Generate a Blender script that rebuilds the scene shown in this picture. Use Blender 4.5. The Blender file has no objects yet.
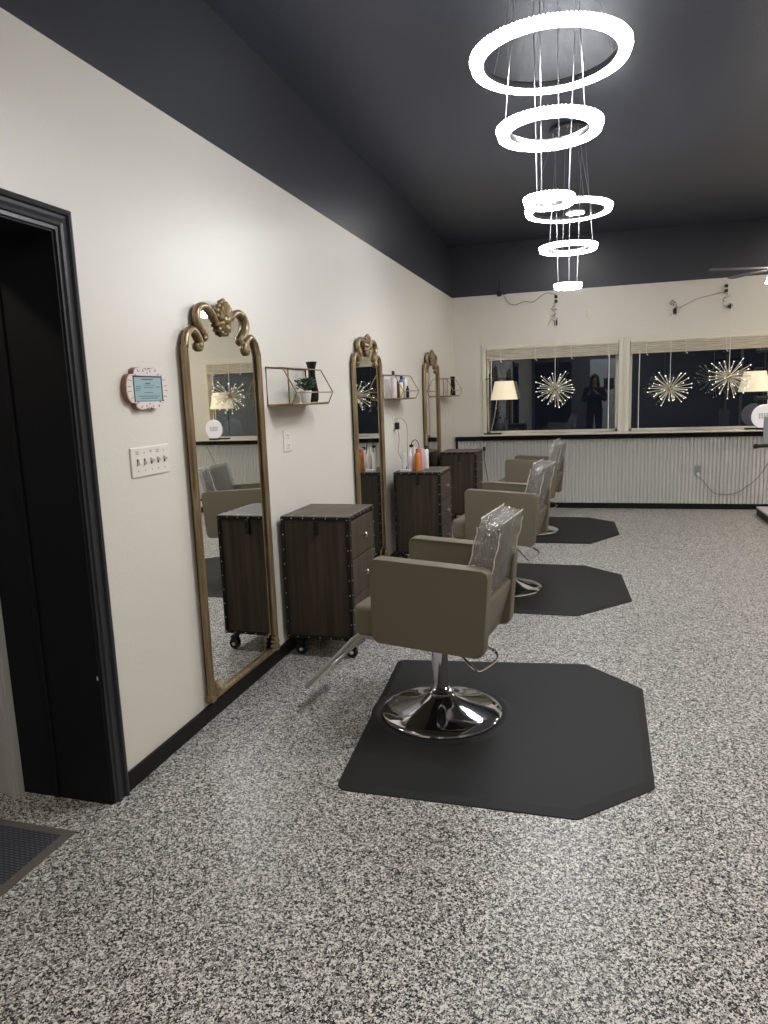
import bpy, bmesh, math, random
from mathutils import Vector, Matrix, Euler
random.seed(7)
SC = bpy.context.scene
COL = SC.collection
PI = math.pi
def Rd(a): return math.radians(a)

# ------------------------------------------------------------------ materials
MATS = {}
def new_mat(name):
    m = bpy.data.materials.new(name); m.use_nodes = True
    nt = m.node_tree; b = nt.nodes.get('Principled BSDF')
    MATS[name] = m
    return m, nt, b
def setb(b, **k):
    for n, v in k.items():
        n = n.replace('_', ' ')
        if n in b.inputs:
            b.inputs[n].default_value = v
def srgb(r, g, b):
    f = lambda c: (c/255/12.92) if c/255 <= 0.04045 else ((c/255+0.055)/1.055)**2.4
    return (f(r), f(g), f(b), 1)
def plain(name, rgb, rough=0.5, metal=0.0, coat=0.0, emit=None, es=0.0, bump=None, **k):
    m, nt, b = new_mat(name)
    setb(b, Base_Color=srgb(*rgb), Roughness=rough, Metallic=metal, Coat_Weight=coat)
    if emit: setb(b, Emission_Color=srgb(*emit), Emission_Strength=es)
    setb(b, **k)
    # a faint procedural variation of tone and relief
    tc = nt.nodes.new('ShaderNodeTexCoord'); ns = nt.nodes.new('ShaderNodeTexNoise')
    ns.inputs['Scale'].default_value = bump[0] if bump else 60
    ns.inputs['Detail'].default_value = 3
    nt.links.new(tc.outputs['Object'], ns.inputs['Vector'])
    bp = nt.nodes.new('ShaderNodeBump'); bp.inputs['Strength'].default_value = bump[1] if bump else 0.03
    bp.inputs['Distance'].default_value = bump[2] if bump else 0.002
    nt.links.new(ns.outputs['Fac'], bp.inputs['Height']); nt.links.new(bp.outputs['Normal'], b.inputs['Normal'])
    return m
def N(nt, t, **k):
    n = nt.nodes.new(t)
    for a, v in k.items(): setattr(n, a, v)
    return n

plain('white_paint', (222, 217, 207), 0.38, bump=(55, 0.16, 0.004))
plain('dark_paint', (57, 58, 65), 0.36, bump=(70, 0.15, 0.004))
plain('ceiling_paint', (62, 65, 77), 0.40, bump=(90, 0.35, 0.004))
plain('black_trim', (8, 8, 10), 0.5, Specular_IOR_Level=0.3)
plain('casing_grey', (48, 49, 54), 0.35)
plain('door_black', (16, 17, 23), 0.6, Specular_IOR_Level=0.3)
plain('hall_white', (190, 188, 186), 0.5)
plain('cream_frame', (224, 219, 203), 0.4)
plain('back_wall', (92, 94, 100), 0.6)
plain('pale_door', (215, 222, 228), 0.5)
plain('black_rubber', (25, 25, 25), 0.65, bump=(220, 0.10, 0.001), Specular_IOR_Level=0.35)
plain('chrome', (225, 225, 228), 0.07, 1.0, bump=(5, 0.0, 0.001))
plain('satin_steel', (190, 188, 184), 0.28, 1.0)
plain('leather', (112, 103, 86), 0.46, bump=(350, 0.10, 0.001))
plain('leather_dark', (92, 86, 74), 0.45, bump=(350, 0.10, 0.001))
plain('leather_seam', (124, 114, 97), 0.45)
plain('black_plastic', (16, 16, 18), 0.35)
plain('black_gloss', (14, 14, 17), 0.15)
plain('black_metal', (22, 21, 21), 0.45, 0.3)
plain('rivet', (190, 180, 165), 0.3, 1.0)
plain('brass', (160, 138, 95), 0.32, 0.9)
plain('gold_core', (200, 170, 95), 0.25, 1.0)
plain('white_plastic', (226, 222, 212), 0.35)
plain('plate_dark', (70, 66, 60), 0.5)  # dark tone for plate slots, screws and written marks
plain('white_ceramic', (225, 222, 215), 0.35)
plain('leaf', (62, 92, 66), 0.5)
plain('wire_silver', (200, 200, 205), 0.35, 0.7)
plain('cord_grey', (120, 118, 115), 0.5)
plain('cord_white', (225, 222, 215), 0.5)
plain('led_tip', (255, 250, 235), 0.3, emit=(255, 246, 225), es=0.6)
plain('bulb_glow', (255, 250, 235), 0.3, emit=(255, 240, 210), es=8.0)
plain('led_disc', (255, 255, 255), 0.3, emit=(252, 250, 246), es=45.0)
plain('added_room_light', (255, 255, 255), 0.3, emit=(255, 245, 230), es=26.0)  # glow of the added lamps outside the view
plain('fan_globe', (255, 255, 255), 0.3, emit=(255, 250, 240), es=9.0)
plain('lamp_shade', (236, 228, 205), 0.7, emit=(255, 232, 190), es=0.16)
plain('vanity_disc', (235, 232, 236), 0.3, emit=(255, 250, 255), es=0.08)
plain('pink', (214, 160, 176), 0.35)
plain('pale_pink', (226, 208, 212), 0.35)
plain('orange', (214, 132, 50), 0.3)
plain('red_cap', (205, 90, 84), 0.35)
plain('blue_bottle', (96, 112, 160), 0.3)
plain('navy', (40, 46, 78), 0.3)
plain('brown_bottle', (88, 50, 38), 0.3)
plain('yellow_label', (222, 212, 160), 0.4)
plain('frame_pink', (224, 213, 206), 0.5, bump=(30, 0.8, 0.004))
plain('frame_copper', (140, 98, 84), 0.4, 0.3)
plain('card_blue', (150, 178, 184), 0.25)
plain('ink', (60, 70, 78), 0.6)
plain('skin', (180, 135, 112), 0.5)
plain('hair', (26, 18, 15), 0.5)
plain('dark_top', (30, 32, 40), 0.8)
plain('wine_trousers', (58, 28, 34), 0.8)
plain('mat_border', (92, 86, 80), 0.8)
plain('lilac_top', (196, 190, 192), 0.4)
plain('galvanised', (214, 213, 209), 0.4, 0.1)
plain('groove', (90, 90, 90), 0.6)
plain('clear_seam', (222, 218, 208), 0.2)
plain('blade_grey', (92, 92, 95), 0.5)
plain('soft_grey', (150, 155, 162), 0.4)

# silvered mirror glass
m, nt, b = new_mat('mirror_glass'); setb(b, Base_Color=(0.86, 0.87, 0.83, 1), Metallic=1.0, Roughness=0.015)

# epoxy flake floor
m, nt, b = new_mat('flake_floor')
tc = N(nt, 'ShaderNodeTexCoord')
v1 = N(nt, 'ShaderNodeTexVoronoi'); v1.inputs['Scale'].default_value = 140
v2 = N(nt, 'ShaderNodeTexVoronoi'); v2.inputs['Scale'].default_value = 250
nz = N(nt, 'ShaderNodeTexNoise'); nz.inputs['Scale'].default_value = 400
add = N(nt, 'ShaderNodeVectorMath', operation='MULTIPLY_ADD')
add.inputs[1].default_value = (0.002, 0.002, 0.002)
nt.links.new(tc.outputs['Object'], nz.inputs['Vector'])
nt.links.new(nz.outputs['Color'], add.inputs[0]); nt.links.new(tc.outputs['Object'], add.inputs[2])
for v in (v1, v2): nt.links.new(add.outputs[0], v.inputs['Vector'])
def ramp(stops):
    r = N(nt, 'ShaderNodeValToRGB'); cr = r.color_ramp; cr.interpolation = 'CONSTANT'
    while len(cr.elements) < len(stops): cr.elements.new(0.5)
    for e, (p, c) in zip(cr.elements, stops): e.position = p; e.color = srgb(*c)
    return r
r1 = ramp([(0, (4, 4, 4)), (0.27, (62, 60, 57)), (0.36, (128, 124, 119)), (0.52, (174, 170, 165)), (0.72, (226, 223, 217))])
r2 = ramp([(0, (4, 4, 4)), (0.25, (104, 100, 97)), (0.42, (168, 164, 159)), (0.72, (226, 223, 217))])
s1 = N(nt, 'ShaderNodeSeparateColor'); s2 = N(nt, 'ShaderNodeSeparateColor')
nt.links.new(v1.outputs['Color'], s1.inputs[0]); nt.links.new(v2.outputs['Color'], s2.inputs[0])
nt.links.new(s1.outputs[0], r1.inputs[0]); nt.links.new(s2.outputs[1], r2.inputs[0])
mx = N(nt, 'ShaderNodeMix', data_type='RGBA'); mx.inputs['Factor'].default_value = 0.5
gt = N(nt, 'ShaderNodeMath', operation='GREATER_THAN'); gt.inputs[1].default_value = 0.5
nt.links.new(s2.outputs[2], gt.inputs[0]); nt.links.new(gt.outputs[0], mx.inputs['Factor'])
nt.links.new(r1.outputs[0], mx.inputs[6]); nt.links.new(r2.outputs[0], mx.inputs[7])
nt.links.new(mx.outputs[2], b.inputs['Base Color'])
bn = N(nt, 'ShaderNodeTexNoise'); bn.inputs['Scale'].default_value = 140
bp = N(nt, 'ShaderNodeBump'); bp.inputs['Strength'].default_value = 0.06; bp.inputs['Distance'].default_value = 0.002
nt.links.new(tc.outputs['Object'], bn.inputs['Vector']); nt.links.new(bn.outputs['Fac'], bp.inputs['Height'])
nt.links.new(bp.outputs['Normal'], b.inputs['Normal'])
setb(b, Roughness=0.42, Specular_IOR_Level=0.28, Coat_Weight=0.10, Coat_Roughness=0.25)

def wood_mat(name, dark, mid, light, scale=1.0):
    m, nt, b = new_mat(name)
    tc = N(nt, 'ShaderNodeTexCoord'); mp = N(nt, 'ShaderNodeMapping'); mp.inputs['Scale'].default_value = (38*scale, 38*scale, 1.6*scale)
    n1 = N(nt, 'ShaderNodeTexNoise'); n1.inputs['Scale'].default_value = 1.0; n1.inputs['Detail'].default_value = 6; n1.inputs['Roughness'].default_value = 0.65
    mp2 = N(nt, 'ShaderNodeMapping'); mp2.inputs['Scale'].default_value = (9, 9, 0.8)
    n2 = N(nt, 'ShaderNodeTexNoise'); n2.inputs['Scale'].default_value = 1.0; n2.inputs['Detail'].default_value = 3
    nt.links.new(tc.outputs['Object'], mp.inputs[0]); nt.links.new(mp.outputs[0], n1.inputs['Vector'])
    nt.links.new(tc.outputs['Object'], mp2.inputs[0]); nt.links.new(mp2.outputs[0], n2.inputs['Vector'])
    av = N(nt, 'ShaderNodeMath', operation='ADD'); hv = N(nt, 'ShaderNodeMath', operation='MULTIPLY'); hv.inputs[1].default_value = 0.5
    nt.links.new(n1.outputs['Fac'], av.inputs[0]); nt.links.new(n2.outputs['Fac'], av.inputs[1]); nt.links.new(av.outputs[0], hv.inputs[0])
    r = N(nt, 'ShaderNodeValToRGB'); cr = r.color_ramp; cr.elements.new(0.5)
    for e, (p, c) in zip(cr.elements, [(0.34, dark), (0.5, mid), (0.68, light)]): e.position = p; e.color = srgb(*c)
    nt.links.new(hv.outputs[0], r.inputs[0]); nt.links.new(r.outputs[0], b.inputs['Base Color'])
    bp = N(nt, 'ShaderNodeBump'); bp.inputs['Strength'].default_value = 0.2; bp.inputs['Distance'].default_value = 0.002
    nt.links.new(n1.outputs['Fac'], bp.inputs['Height']); nt.links.new(bp.outputs['Normal'], b.inputs['Normal'])
    setb(b, Roughness=0.5)
wood_mat('trolley_wood', (26, 20, 14), (50, 39, 28), (77, 62, 47))
wood_mat('trolley_top', (66, 58, 48), (86, 76, 64), (106, 95, 82))
wood_mat('drawer_wood', (44, 36, 28), (71, 59, 46), (93, 78, 62), 0.7)

# antique gold frame
m, nt, b = new_mat('antique_gold')
tc = N(nt, 'ShaderNodeTexCoord'); n1 = N(nt, 'ShaderNodeTexNoise'); n1.inputs['Scale'].default_value = 45; n1.inputs['Detail'].default_value = 5
mp = N(nt, 'ShaderNodeMapping'); mp.inputs['Scale'].default_value = (1.6, 1.6, 0.12)
nt.links.new(tc.outputs['Object'], mp.inputs[0]); nt.links.new(mp.outputs[0], n1.inputs['Vector'])
r = N(nt, 'ShaderNodeValToRGB'); cr = r.color_ramp; cr.elements.new(0.5)
for e, (p, c) in zip(cr.elements, [(0.30, (120, 102, 76)), (0.5, (148, 128, 98)), (0.72, (170, 150, 118))]): e.position = p; e.color = srgb(*c)
nt.links.new(n1.outputs['Fac'], r.inputs[0]); nt.links.new(r.outputs[0], b.inputs['Base Color'])
setb(b, Roughness=0.36, Metallic=0.6)

# woven blind
m, nt, b = new_mat('woven_blind')
tc = N(nt, 'ShaderNodeTexCoord'); mp = N(nt, 'ShaderNodeMapping'); mp.inputs['Scale'].default_value = (3, 3, 90)
n1 = N(nt, 'ShaderNodeTexNoise'); n1.inputs['Scale'].default_value = 2.0; n1.inputs['Detail'].default_value = 4
nt.links.new(tc.outputs['Object'], mp.inputs[0]); nt.links.new(mp.outputs[0], n1.inputs['Vector'])
r = N(nt, 'ShaderNodeValToRGB'); cr = r.color_ramp
for e, (p, c) in zip(cr.elements, [(0.35, (176, 168, 152)), (0.65, (222, 214, 198))]): e.position = p; e.color = srgb(*c)
nt.links.new(n1.outputs['Fac'], r.inputs[0]); nt.links.new(r.outputs[0], b.inputs['Base Color']); setb(b, Roughness=0.8)

# window pane: clear glass against the night
m, nt, b = new_mat('window_glass'); nt.nodes.remove(b)
out = [n for n in nt.nodes if n.type == 'OUTPUT_MATERIAL'][0]
tr = N(nt, 'ShaderNodeBsdfTransparent'); tr.inputs[0].default_value = (0.75, 0.8, 0.85, 1)
gl = N(nt, 'ShaderNodeBsdfGlossy'); gl.inputs['Roughness'].default_value = 0.0; gl.inputs[0].default_value = (0.9, 0.95, 1.0, 1)
fr = N(nt, 'ShaderNodeFresnel'); fr.inputs['IOR'].default_value = 1.95
ms = N(nt, 'ShaderNodeMixShader')
nt.links.new(fr.outputs[0], ms.inputs[0]); nt.links.new(tr.outputs[0], ms.inputs[1]); nt.links.new(gl.outputs[0], ms.inputs[2])
nt.links.new(ms.outputs[0], out.inputs[0])

# crinkled clear plastic wrap
m, nt, b = new_mat('plastic_wrap'); nt.nodes.remove(b)
out = [n for n in nt.nodes if n.type == 'OUTPUT_MATERIAL'][0]
tc = N(nt, 'ShaderNodeTexCoord')
mp = N(nt, 'ShaderNodeMapping'); mp.inputs['Scale'].default_value = (16, 18, 5)
n1 = N(nt, 'ShaderNodeTexNoise'); n1.inputs['Scale'].default_value = 1.6; n1.inputs['Detail'].default_value = 5; n1.inputs['Distortion'].default_value = 2.2
nt.links.new(tc.outputs['Object'], mp.inputs[0]); nt.links.new(mp.outputs[0], n1.inputs['Vector'])
bp = N(nt, 'ShaderNodeBump'); bp.inputs['Strength'].default_value = 1.0; bp.inputs['Distance'].default_value = 0.05
nt.links.new(n1.outputs['Fac'], bp.inputs['Height'])
tr = N(nt, 'ShaderNodeBsdfTransparent'); tr.inputs[0].default_value = (0.95, 0.95, 0.95, 1)
gl = N(nt, 'ShaderNodeBsdfGlossy'); gl.inputs['Roughness'].default_value = 0.07
df = N(nt, 'ShaderNodeBsdfDiffuse'); df.inputs[0].default_value = (0.75, 0.73, 0.70, 1)
nt.links.new(bp.outputs['Normal'], gl.inputs['Normal']); nt.links.new(bp.outputs['Normal'], df.inputs['Normal'])
m1 = N(nt, 'ShaderNodeMixShader'); m1.inputs[0].default_value = 0.36
nt.links.new(tr.outputs[0], m1.inputs[1]); nt.links.new(gl.outputs[0], m1.inputs[2])
m2 = N(nt, 'ShaderNodeMixShader'); m2.inputs[0].default_value = 0.12
nt.links.new(m1.outputs[0], m2.inputs[1]); nt.links.new(df.outputs[0], m2.inputs[2]); nt.links.new(m2.outputs[0], out.inputs[0])

# basket-weave door mat
m, nt, b = new_mat('basket_mat')
tc = N(nt, 'ShaderNodeTexCoord'); bt = N(nt, 'ShaderNodeTexBrick')
bt.inputs['Scale'].default_value = 22; bt.inputs['Color1'].default_value = srgb(66, 69, 76); bt.inputs['Color2'].default_value = srgb(74, 76, 82)
bt.inputs['Mortar'].default_value = srgb(34, 35, 38); bt.inputs['Mortar Size'].default_value = 0.05
nt.links.new(tc.outputs['Object'], bt.inputs['Vector']); nt.links.new(bt.outputs['Color'], b.inputs['Base Color'])
setb(b, Roughness=0.85)
M = MATS

# ------------------------------------------------------------------ mesh helpers
def bm_new(): return bmesh.new()
def merge(dst, src):
    me = bpy.data.meshes.new('tmp'); src.to_mesh(me); src.free(); dst.from_mesh(me); bpy.data.meshes.remove(me)
def rbox(bm, c, s, r=0.0, seg=2, rot=None):
    t = bmesh.new(); bmesh.ops.create_cube(t, size=1.0)
    for v in t.verts: v.co = Vector((v.co.x*s[0], v.co.y*s[1], v.co.z*s[2]))
    if r > 0:
        bmesh.ops.bevel(t, geom=list(t.edges), offset=min(r, min(s)*0.49), segments=seg, profile=0.5, affect='EDGES')
    mt = Matrix.Translation(Vector(c))
    if rot: mt = mt @ Euler(rot).to_matrix().to_4x4()
    t.transform(mt); merge(bm, t)
def box(bm, a, b, r=0.0, seg=2):
    rbox(bm, [(a[i]+b[i])/2 for i in range(3)], [abs(b[i]-a[i]) for i in range(3)], r, seg)
def lathe(bm, prof, n=32, c=(0, 0, 0), axis='Z', closed=False):
    rings = []
    for (r, h) in prof:
        if r < 1e-6: rings.append([bm.verts.new((0, 0, h))])
        else: rings.append([bm.verts.new((r*math.cos(2*PI*i/n), r*math.sin(2*PI*i/n), h)) for i in range(n)])
    prs = list(zip(rings, rings[1:]))
    if closed: prs.append((rings[-1], rings[0]))
    for a, b_ in prs:
        for i in range(n):
            j = (i+1) % n
            if len(a) == 1 and len(b_) == 1: continue
            if len(a) == 1: bm.faces.new((a[0], b_[i], b_[j]))
            elif len(b_) == 1: bm.faces.new((a[i], a[j], b_[0]))
            else: bm.faces.new((a[i], a[j], b_[j], b_[i]))
    vs = [v for r_ in rings for v in r_]
    R = Matrix.Identity(4)
    if axis == 'X': R = Matrix.Rotation(PI/2, 4, 'Y')
    if axis == 'Y': R = Matrix.Rotation(-PI/2, 4, 'X')
    T = Matrix.Translation(Vector(c)) @ R
    for v in vs: v.co = T @ v.co
def tube(bm, pts, r, n=8, closed=False, radii=None, cap=True, flat=None):
    pts = [Vector(p) for p in pts]; L = len(pts); rings = []
    up = None
    for i, p in enumerate(pts):
        if closed: d = pts[(i+1) % L]-pts[i-1]
        else: d = pts[min(i+1, L-1)]-pts[max(i-1, 0)]
        if d.length < 1e-9: d = Vector((0, 0, 1))
        d.normalize()
        if up is None:
            up = Vector((0, 0, 1)) if abs(d.z) < 0.9 else Vector((1, 0, 0))
            if flat: up = Vector(flat[0])
        u = up if flat else up
        s = d.cross(u)
        if s.length < 1e-6: s = d.cross(Vector((0, 1, 0)))
        s.normalize(); w = s.cross(d).normalized()
        if not flat: up = w
        rr = radii[i] if radii else r
        ra, rb = (rr, rr) if not flat else (rr, rr*flat[1])
        rings.append([bm.verts.new(p+s*ra*math.cos(2*PI*k/n)+w*rb*math.sin(2*PI*k/n)) for k in range(n)])
    m_ = L if closed else L-1
    for i in range(m_):
        a, b_ = rings[i], rings[(i+1) % L]
        for k in range(n):
            j = (k+1) % n
            bm.faces.new((a[k], a[j], b_[j], b_[k]))
    if cap and not closed:
        bm.faces.new(list(reversed(rings[0]))); bm.faces.new(rings[-1])
def cyl(bm, p0, p1, r0, r1=None, n=16):
    tube(bm, [p0, p1], r0, n, radii=[r0, r0 if r1 is None else r1])
def ball(bm, c, r, s=(1, 1, 1), u=12, v=8, rot=None):
    t = bmesh.new(); bmesh.ops.create_uvsphere(t, u_segments=u, v_segments=v, radius=r)
    mt = Matrix.Translation(Vector(c))
    if rot: mt = mt @ Euler(rot).to_matrix().to_4x4()
    t.transform(mt @ Matrix.Diagonal((s[0], s[1], s[2], 1))); merge(bm, t)
def prism(bm, poly, axis, a, b_):
    """poly of 2D points extruded along axis from a to b_"""
    def P(q, h):
        if axis == 'X': return (h, q[0], q[1])
        if axis == 'Y': return (q[0], h, q[1])
        return (q[0], q[1], h)
    A = [bm.verts.new(P(q, a)) for q in poly]; B = [bm.verts.new(P(q, b_)) for q in poly]
    n = len(poly)
    bm.faces.new(A); bm.faces.new(list(reversed(B)))
    for i in range(n): bm.faces.new((A[i], B[i], B[(i+1) % n], A[(i+1) % n]))
def obj(name, bm, mat, parent=None, smooth=False, loc=None):
    bmesh.ops.recalc_face_normals(bm, faces=list(bm.faces))
    me = bpy.data.meshes.new(name); bm.to_mesh(me); bm.free()
    me.materials.append(M[mat] if isinstance(mat, str) else mat)
    if smooth:
        me.polygons.foreach_set('use_smooth', [True]*len(me.polygons))
        try: me.set_sharp_from_angle(angle=Rd(38))
        except Exception: pass
    o = bpy.data.objects.new(name, me); COL.objects.link(o)
    if parent: o.parent = parent
    if loc: o.location = loc
    return o
def thing(name, label, cat, loc=(0, 0, 0), rz=0, group=None):
    o = bpy.data.objects.new(name, None); COL.objects.link(o); o.empty_display_size = 0.1
    o.location = loc; o.rotation_euler = (0, 0, rz); tag(o, label, cat, group); return o
def tag(o, label, cat, group=None):
    o['label'] = label; o['category'] = cat
    if group: o['group'] = group
    return o
def struct(name, bm, mat, parent=None, smooth=False, label=None):
    o = obj(name, bm, mat, parent, smooth)
    if not parent: o['kind'] = 'structure'
    if label: o['label'] = label
    return o
def dup(root, loc, rz, label, group=None):
    r_ = root.copy(); COL.objects.link(r_); r_.location = loc; r_.rotation_euler = (0, 0, rz); r_['label'] = label
    if group: r_['group'] = group
    for ch in list(root.children):
        c = ch.copy(); COL.objects.link(c); c.parent = r_
        for g in list(ch.children):
            d = g.copy(); COL.objects.link(d); d.parent = c
    return r_

# ------------------------------------------------------------------ dimensions of the room
FY = 9.25; H1 = 2.706; H2 = 3.324; RX = 6.6; BY = -3.2

# ------------------------------------------------------------------ the setting
b = bm_new(); box(b, (-1.6, BY, -0.1), (RX, FY+0.1, 0)); struct('floor', b, 'flake_floor', label='glossy black white and grey flake floor')
b = bm_new(); box(b, (-0.16, BY-0.1, H2), (RX+0.1, FY+0.2, H2+0.1)); struct('ceiling', b, 'ceiling_paint', label='dark slate painted ceiling')

def two_tone(name, pieces, label):
    """wall: white below H1, dark above; each piece is (a, b)"""
    w, d = bm_new(), bm_new()
    for a, c in pieces:
        if a[2] < H1: box(w, a, (c[0], c[1], min(c[2], H1)))
        if c[2] > H1: box(d, (a[0], a[1], max(a[2], H1)), c)
    root = struct(name, w, 'white_paint', label=label)
    o = obj('painted_band', d, 'dark_paint', root)
    return root
DY0, DY1, DH = 1.02, 2.083, 2.092     # doorway in the left wall
two_tone('wall_left', [((-0.15, BY, 0), (0, DY0, H2)), ((-0.15, DY1, 0), (0, FY+0.15, H2)), ((-0.15, DY0, DH), (0, DY1, H2))],
         'white wall with dark band above, beside the stations')
# far wall with two windows
W1 = (0.43, 2.045); W2 = (2.175, 3.80); WB, WT = 0.965, 2.05
two_tone('wall_far', [((-0.15, FY, 0), (W1[0], FY+0.15, H2)), ((W1[0], FY, 0), (W2[1], FY+0.15, WB)), ((W1[0], FY, WT), (W2[1], FY+0.15, H2)),
                      ((W1[1], FY, WB), (W2[0], FY+0.15, WT)), ((W2[1], FY, 0), (RX, FY+0.15, H2))], 'white end wall holding the two windows')
two_tone('wall_right', [((RX, BY, 0), (RX+0.1, FY+0.15, H2))], 'wall on the right side of the room')
b = bm_new(); box(b, (-0.15, BY-0.1, 0), (RX, BY, H2)); struct('wall_back', b, 'back_wall', label='grey wall behind the photographer')

# baseboards
b = bm_new(); box(b, (0, DY1+0.08, 0), (0.014, FY, 0.076), 0.003); struct('baseboard_left', b, 'black_trim')
b = bm_new(); box(b, (0.0, FY-0.014, 0), (RX, FY, 0.07), 0.003); struct('baseboard_far', b, 'black_trim')
# chair rail, corner strip
b = bm_new(); box(b, (0.02, FY-0.045, 0.878), (RX, FY, 0.932), 0.004); struct('trim_1', b, 'black_trim', label='black chair rail under the windows')
b = bm_new(); box(b, (0.02, FY-0.03, 0.07), (0.05, FY, 0.878)); struct('trim_2', b, 'black_trim', label='black corner strip of the corrugated panel')
# corrugated wainscot
b = bm_new(); x = 0.05; per = 0.043; prev = None
while x < RX-per:
    for dx, dy in ((0.0, 0.018), (0.008, 0.021), (0.017, 0.023), (0.027, 0.021), (0.031, 0.016), (0.033, 0.001), (0.0415, 0.001), (0.0428, 0.012)):
        A = b.verts.new((x+dx, FY-dy, 0.07)); B = b.verts.new((x+dx, FY-dy, 0.88))
        if prev: b.faces.new((prev[0], A, B, prev[1]))
        prev = (A, B)
    x += per
struct('trim_3', b, 'galvanised', None, True, label='corrugated metal wainscot panel below the windows')
# windows
def window(name, x0, x1, lab):
    b = bm_new()
    for a, c in (((x0-0.05, FY-0.02, WB-0.0), (x0, FY+0.1, WT+0.05)), ((x1, FY-0.02, WB), (x1+0.05, FY+0.1, WT+0.05)),
                 ((x0, FY-0.02, WT), (x1, FY+0.1, WT+0.05))): box(b, a, c, 0.003)
    root = struct(name, b, 'cream_frame', label=lab)
    b = bm_new(); t = 0.03
    box(b, (x0, FY+0.06, WB), (x0+t, FY+0.1, WT)); box(b, (x1-t, FY+0.06, WB), (x1, FY+0.1, WT))
    box(b, (x0, FY+0.06, WB), (x1, FY+0.1, WB+t)); box(b, (x0, FY+0.06, WT-t), (x1, FY+0.1, WT))
    obj('sash', b, 'cream_frame', root)
    b = bm_new(); box(b, (x0+t, FY+0.078, WB+t), (x1-t, FY+0.084, WT-t)); obj('glass', b, 'window_glass', root)
    b = bm_new(); box(b, (x0-0.05, FY-0.075, WB-0.03), (x1+0.05, FY+0.06, WB), 0.004); obj('sill', b, 'cream_frame', root)
    return root
window('window_1', W1[0], W1[1], 'left dark window of the end wall')
window('window_2', W2[0], W2[1], 'right dark window of the end wall')

# rolled up woven blinds with cords
def blind(x0, x1, lab, cords):
    t = thing('window_blind', lab, 'blind', (0, FY, 0), 0, 'raised blinds at the windows')
    b = bm_new()
    for k in range(6):
        z = 1.895+k*0.024
        rbox(b, ((x0+x1)/2, -0.008-0.004*(k % 2), z+0.012), (x1-x0, 0.035, 0.0235), 0.008, 2)
    obj('slat_stack', b, 'woven_blind', t)
    b = bm_new(); box(b, (x0, -0.03, 2.035), (x1, 0.03, 2.072), 0.004); obj('headrail', b, 'cream_frame', t)
    n = int((x1-x0)/0.35)
    for k in range(n):
        b = bm_new(); xx = x0+0.18+k*(x1-x0-0.3)/(n-1)
        tube(b, [(xx, -0.03, 2.03), (xx, -0.031, 1.89)], 0.003, 5)
        tube(b, [(xx, -0.03, 1.89), (xx+0.02, -0.035, 1.87)], 0.005, 5)
        obj('ladder_cord', b, 'cord_white', t)
    for (cx, z0, r) in cords:
        b = bm_new(); tube(b, [(cx, -0.035, 1.93), (cx-0.004, -0.036, 1.4), (cx, -0.035, z0)], r, 6)
        ball(b, (cx, -0.035, z0), 0.011, (1, 1, 1.6)); obj('wand', b, 'cord_white', t)
blind(W1[0]+0.005, W1[1]-0.005, 'raised woven blind on the left window, by the mirrors', [(1.935, 0.99, 0.007), (0.50, 1.66, 0.005)])
blind(W2[0]+0.005, W2[1]-0.005, 'raised woven blind on the right window, behind two starburst pendants', [(2.285, 0.99, 0.006), (3.70, 1.2, 0.005)])

# the doorway at the left
b = bm_new()
def casing_y(bm, y0, y1, z0, z1):   # stepped casing on the room face, vertical leg
    for (e, t) in ((0.0, 0.012), (0.010, 0.020), (0.024, 0.015), (0.045, 0.023), (0.062, 0.018)):
        pass
cw = 0.088
prof = [(0, 0.012), (0.014, 0.012), (0.018, 0.020), (0.030, 0.023), (0.048, 0.016), (0.062, 0.014), (0.066, 0.024), (0.074, 0.027), (0.084, 0.024), (0.088, 0.018), (0.088, 0)]
def casing(bm, path):     # path of (y,z) corner points of the inner edge, mitred
    pass
yI0, yI1, zI = DY0-0.0, DY1-0.002, DH-0.005
prof = [(w*0.84, h) for w, h in prof]
rows = []
for (w, h) in prof:
    rows.append([(h, yI0-w, 0), (h, yI0-w, zI+w), (h, yI1+w, zI+w), (h, yI1+w, 0)])
V = [[b.verts.new(p) for p in row] for row in rows]
for i in range(len(V)-1):
    for j in range(3): b.faces.new((V[i][j], V[i][j+1], V[i+1][j+1], V[i+1][j]))
# inner edge back to the wall
E0 = [b.verts.new((0.0, p[1], p[2])) for p in rows[0]]
for j in range(3): b.faces.new((E0[j], E0[j+1], V[0][j+1], V[0][j]))
door = struct('door_1', b, 'casing_grey', label='dark cased doorway at the left')
b = bm_new()
box(b, (-0.405, DY1-0.012, 0), (0.004, DY1+0.03, DH)); box(b, (-0.395, DY0-0.03, 0), (0.004, DY0+0.012, DH)); box(b, (-0.395, DY0, DH-0.012), (0.004, DY1, DH+0.03))
box(b, (-0.255, DY1-0.02, 0), (-0.235, DY1-0.01, DH-0.012), 0.003)
obj('jamb_lining', b, 'door_black', door)
b = bm_new(); box(b, (-0.006, DY1-0.0125, 0.50), (0.0, DY1-0.0115, 0.515)); obj('strike_mark', b, 'white_plastic', door)
# white trim and wall beyond the doorway
b = bm_new(); box(b, (-0.49, DY1-0.045, 0), (-0.405, DY1+0.03, DH+0.1), 0.004); box(b, (-0.45, DY1-0.055, 0), (-0.41, DY1-0.045, DH), 0.002)
struct('trim_4', b, 'hall_white', label='white casing beyond the dark doorway')
b = bm_new(); box(b, (-1.6, DY1-0.03, 0), (-0.49, DY1+0.05, H2)); box(b, (-1.7, BY, 0), (-1.6, DY1, H2)); box(b, (-1.6, -0.6, 0), (-0.15, -0.5, H2)); box(b, (-1.6, -0.6, 2.6), (-0.15, DY1, 2.7))
struct('wall_hall', b, 'hall_white', label='wall of the hall beyond the doorway')
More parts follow.
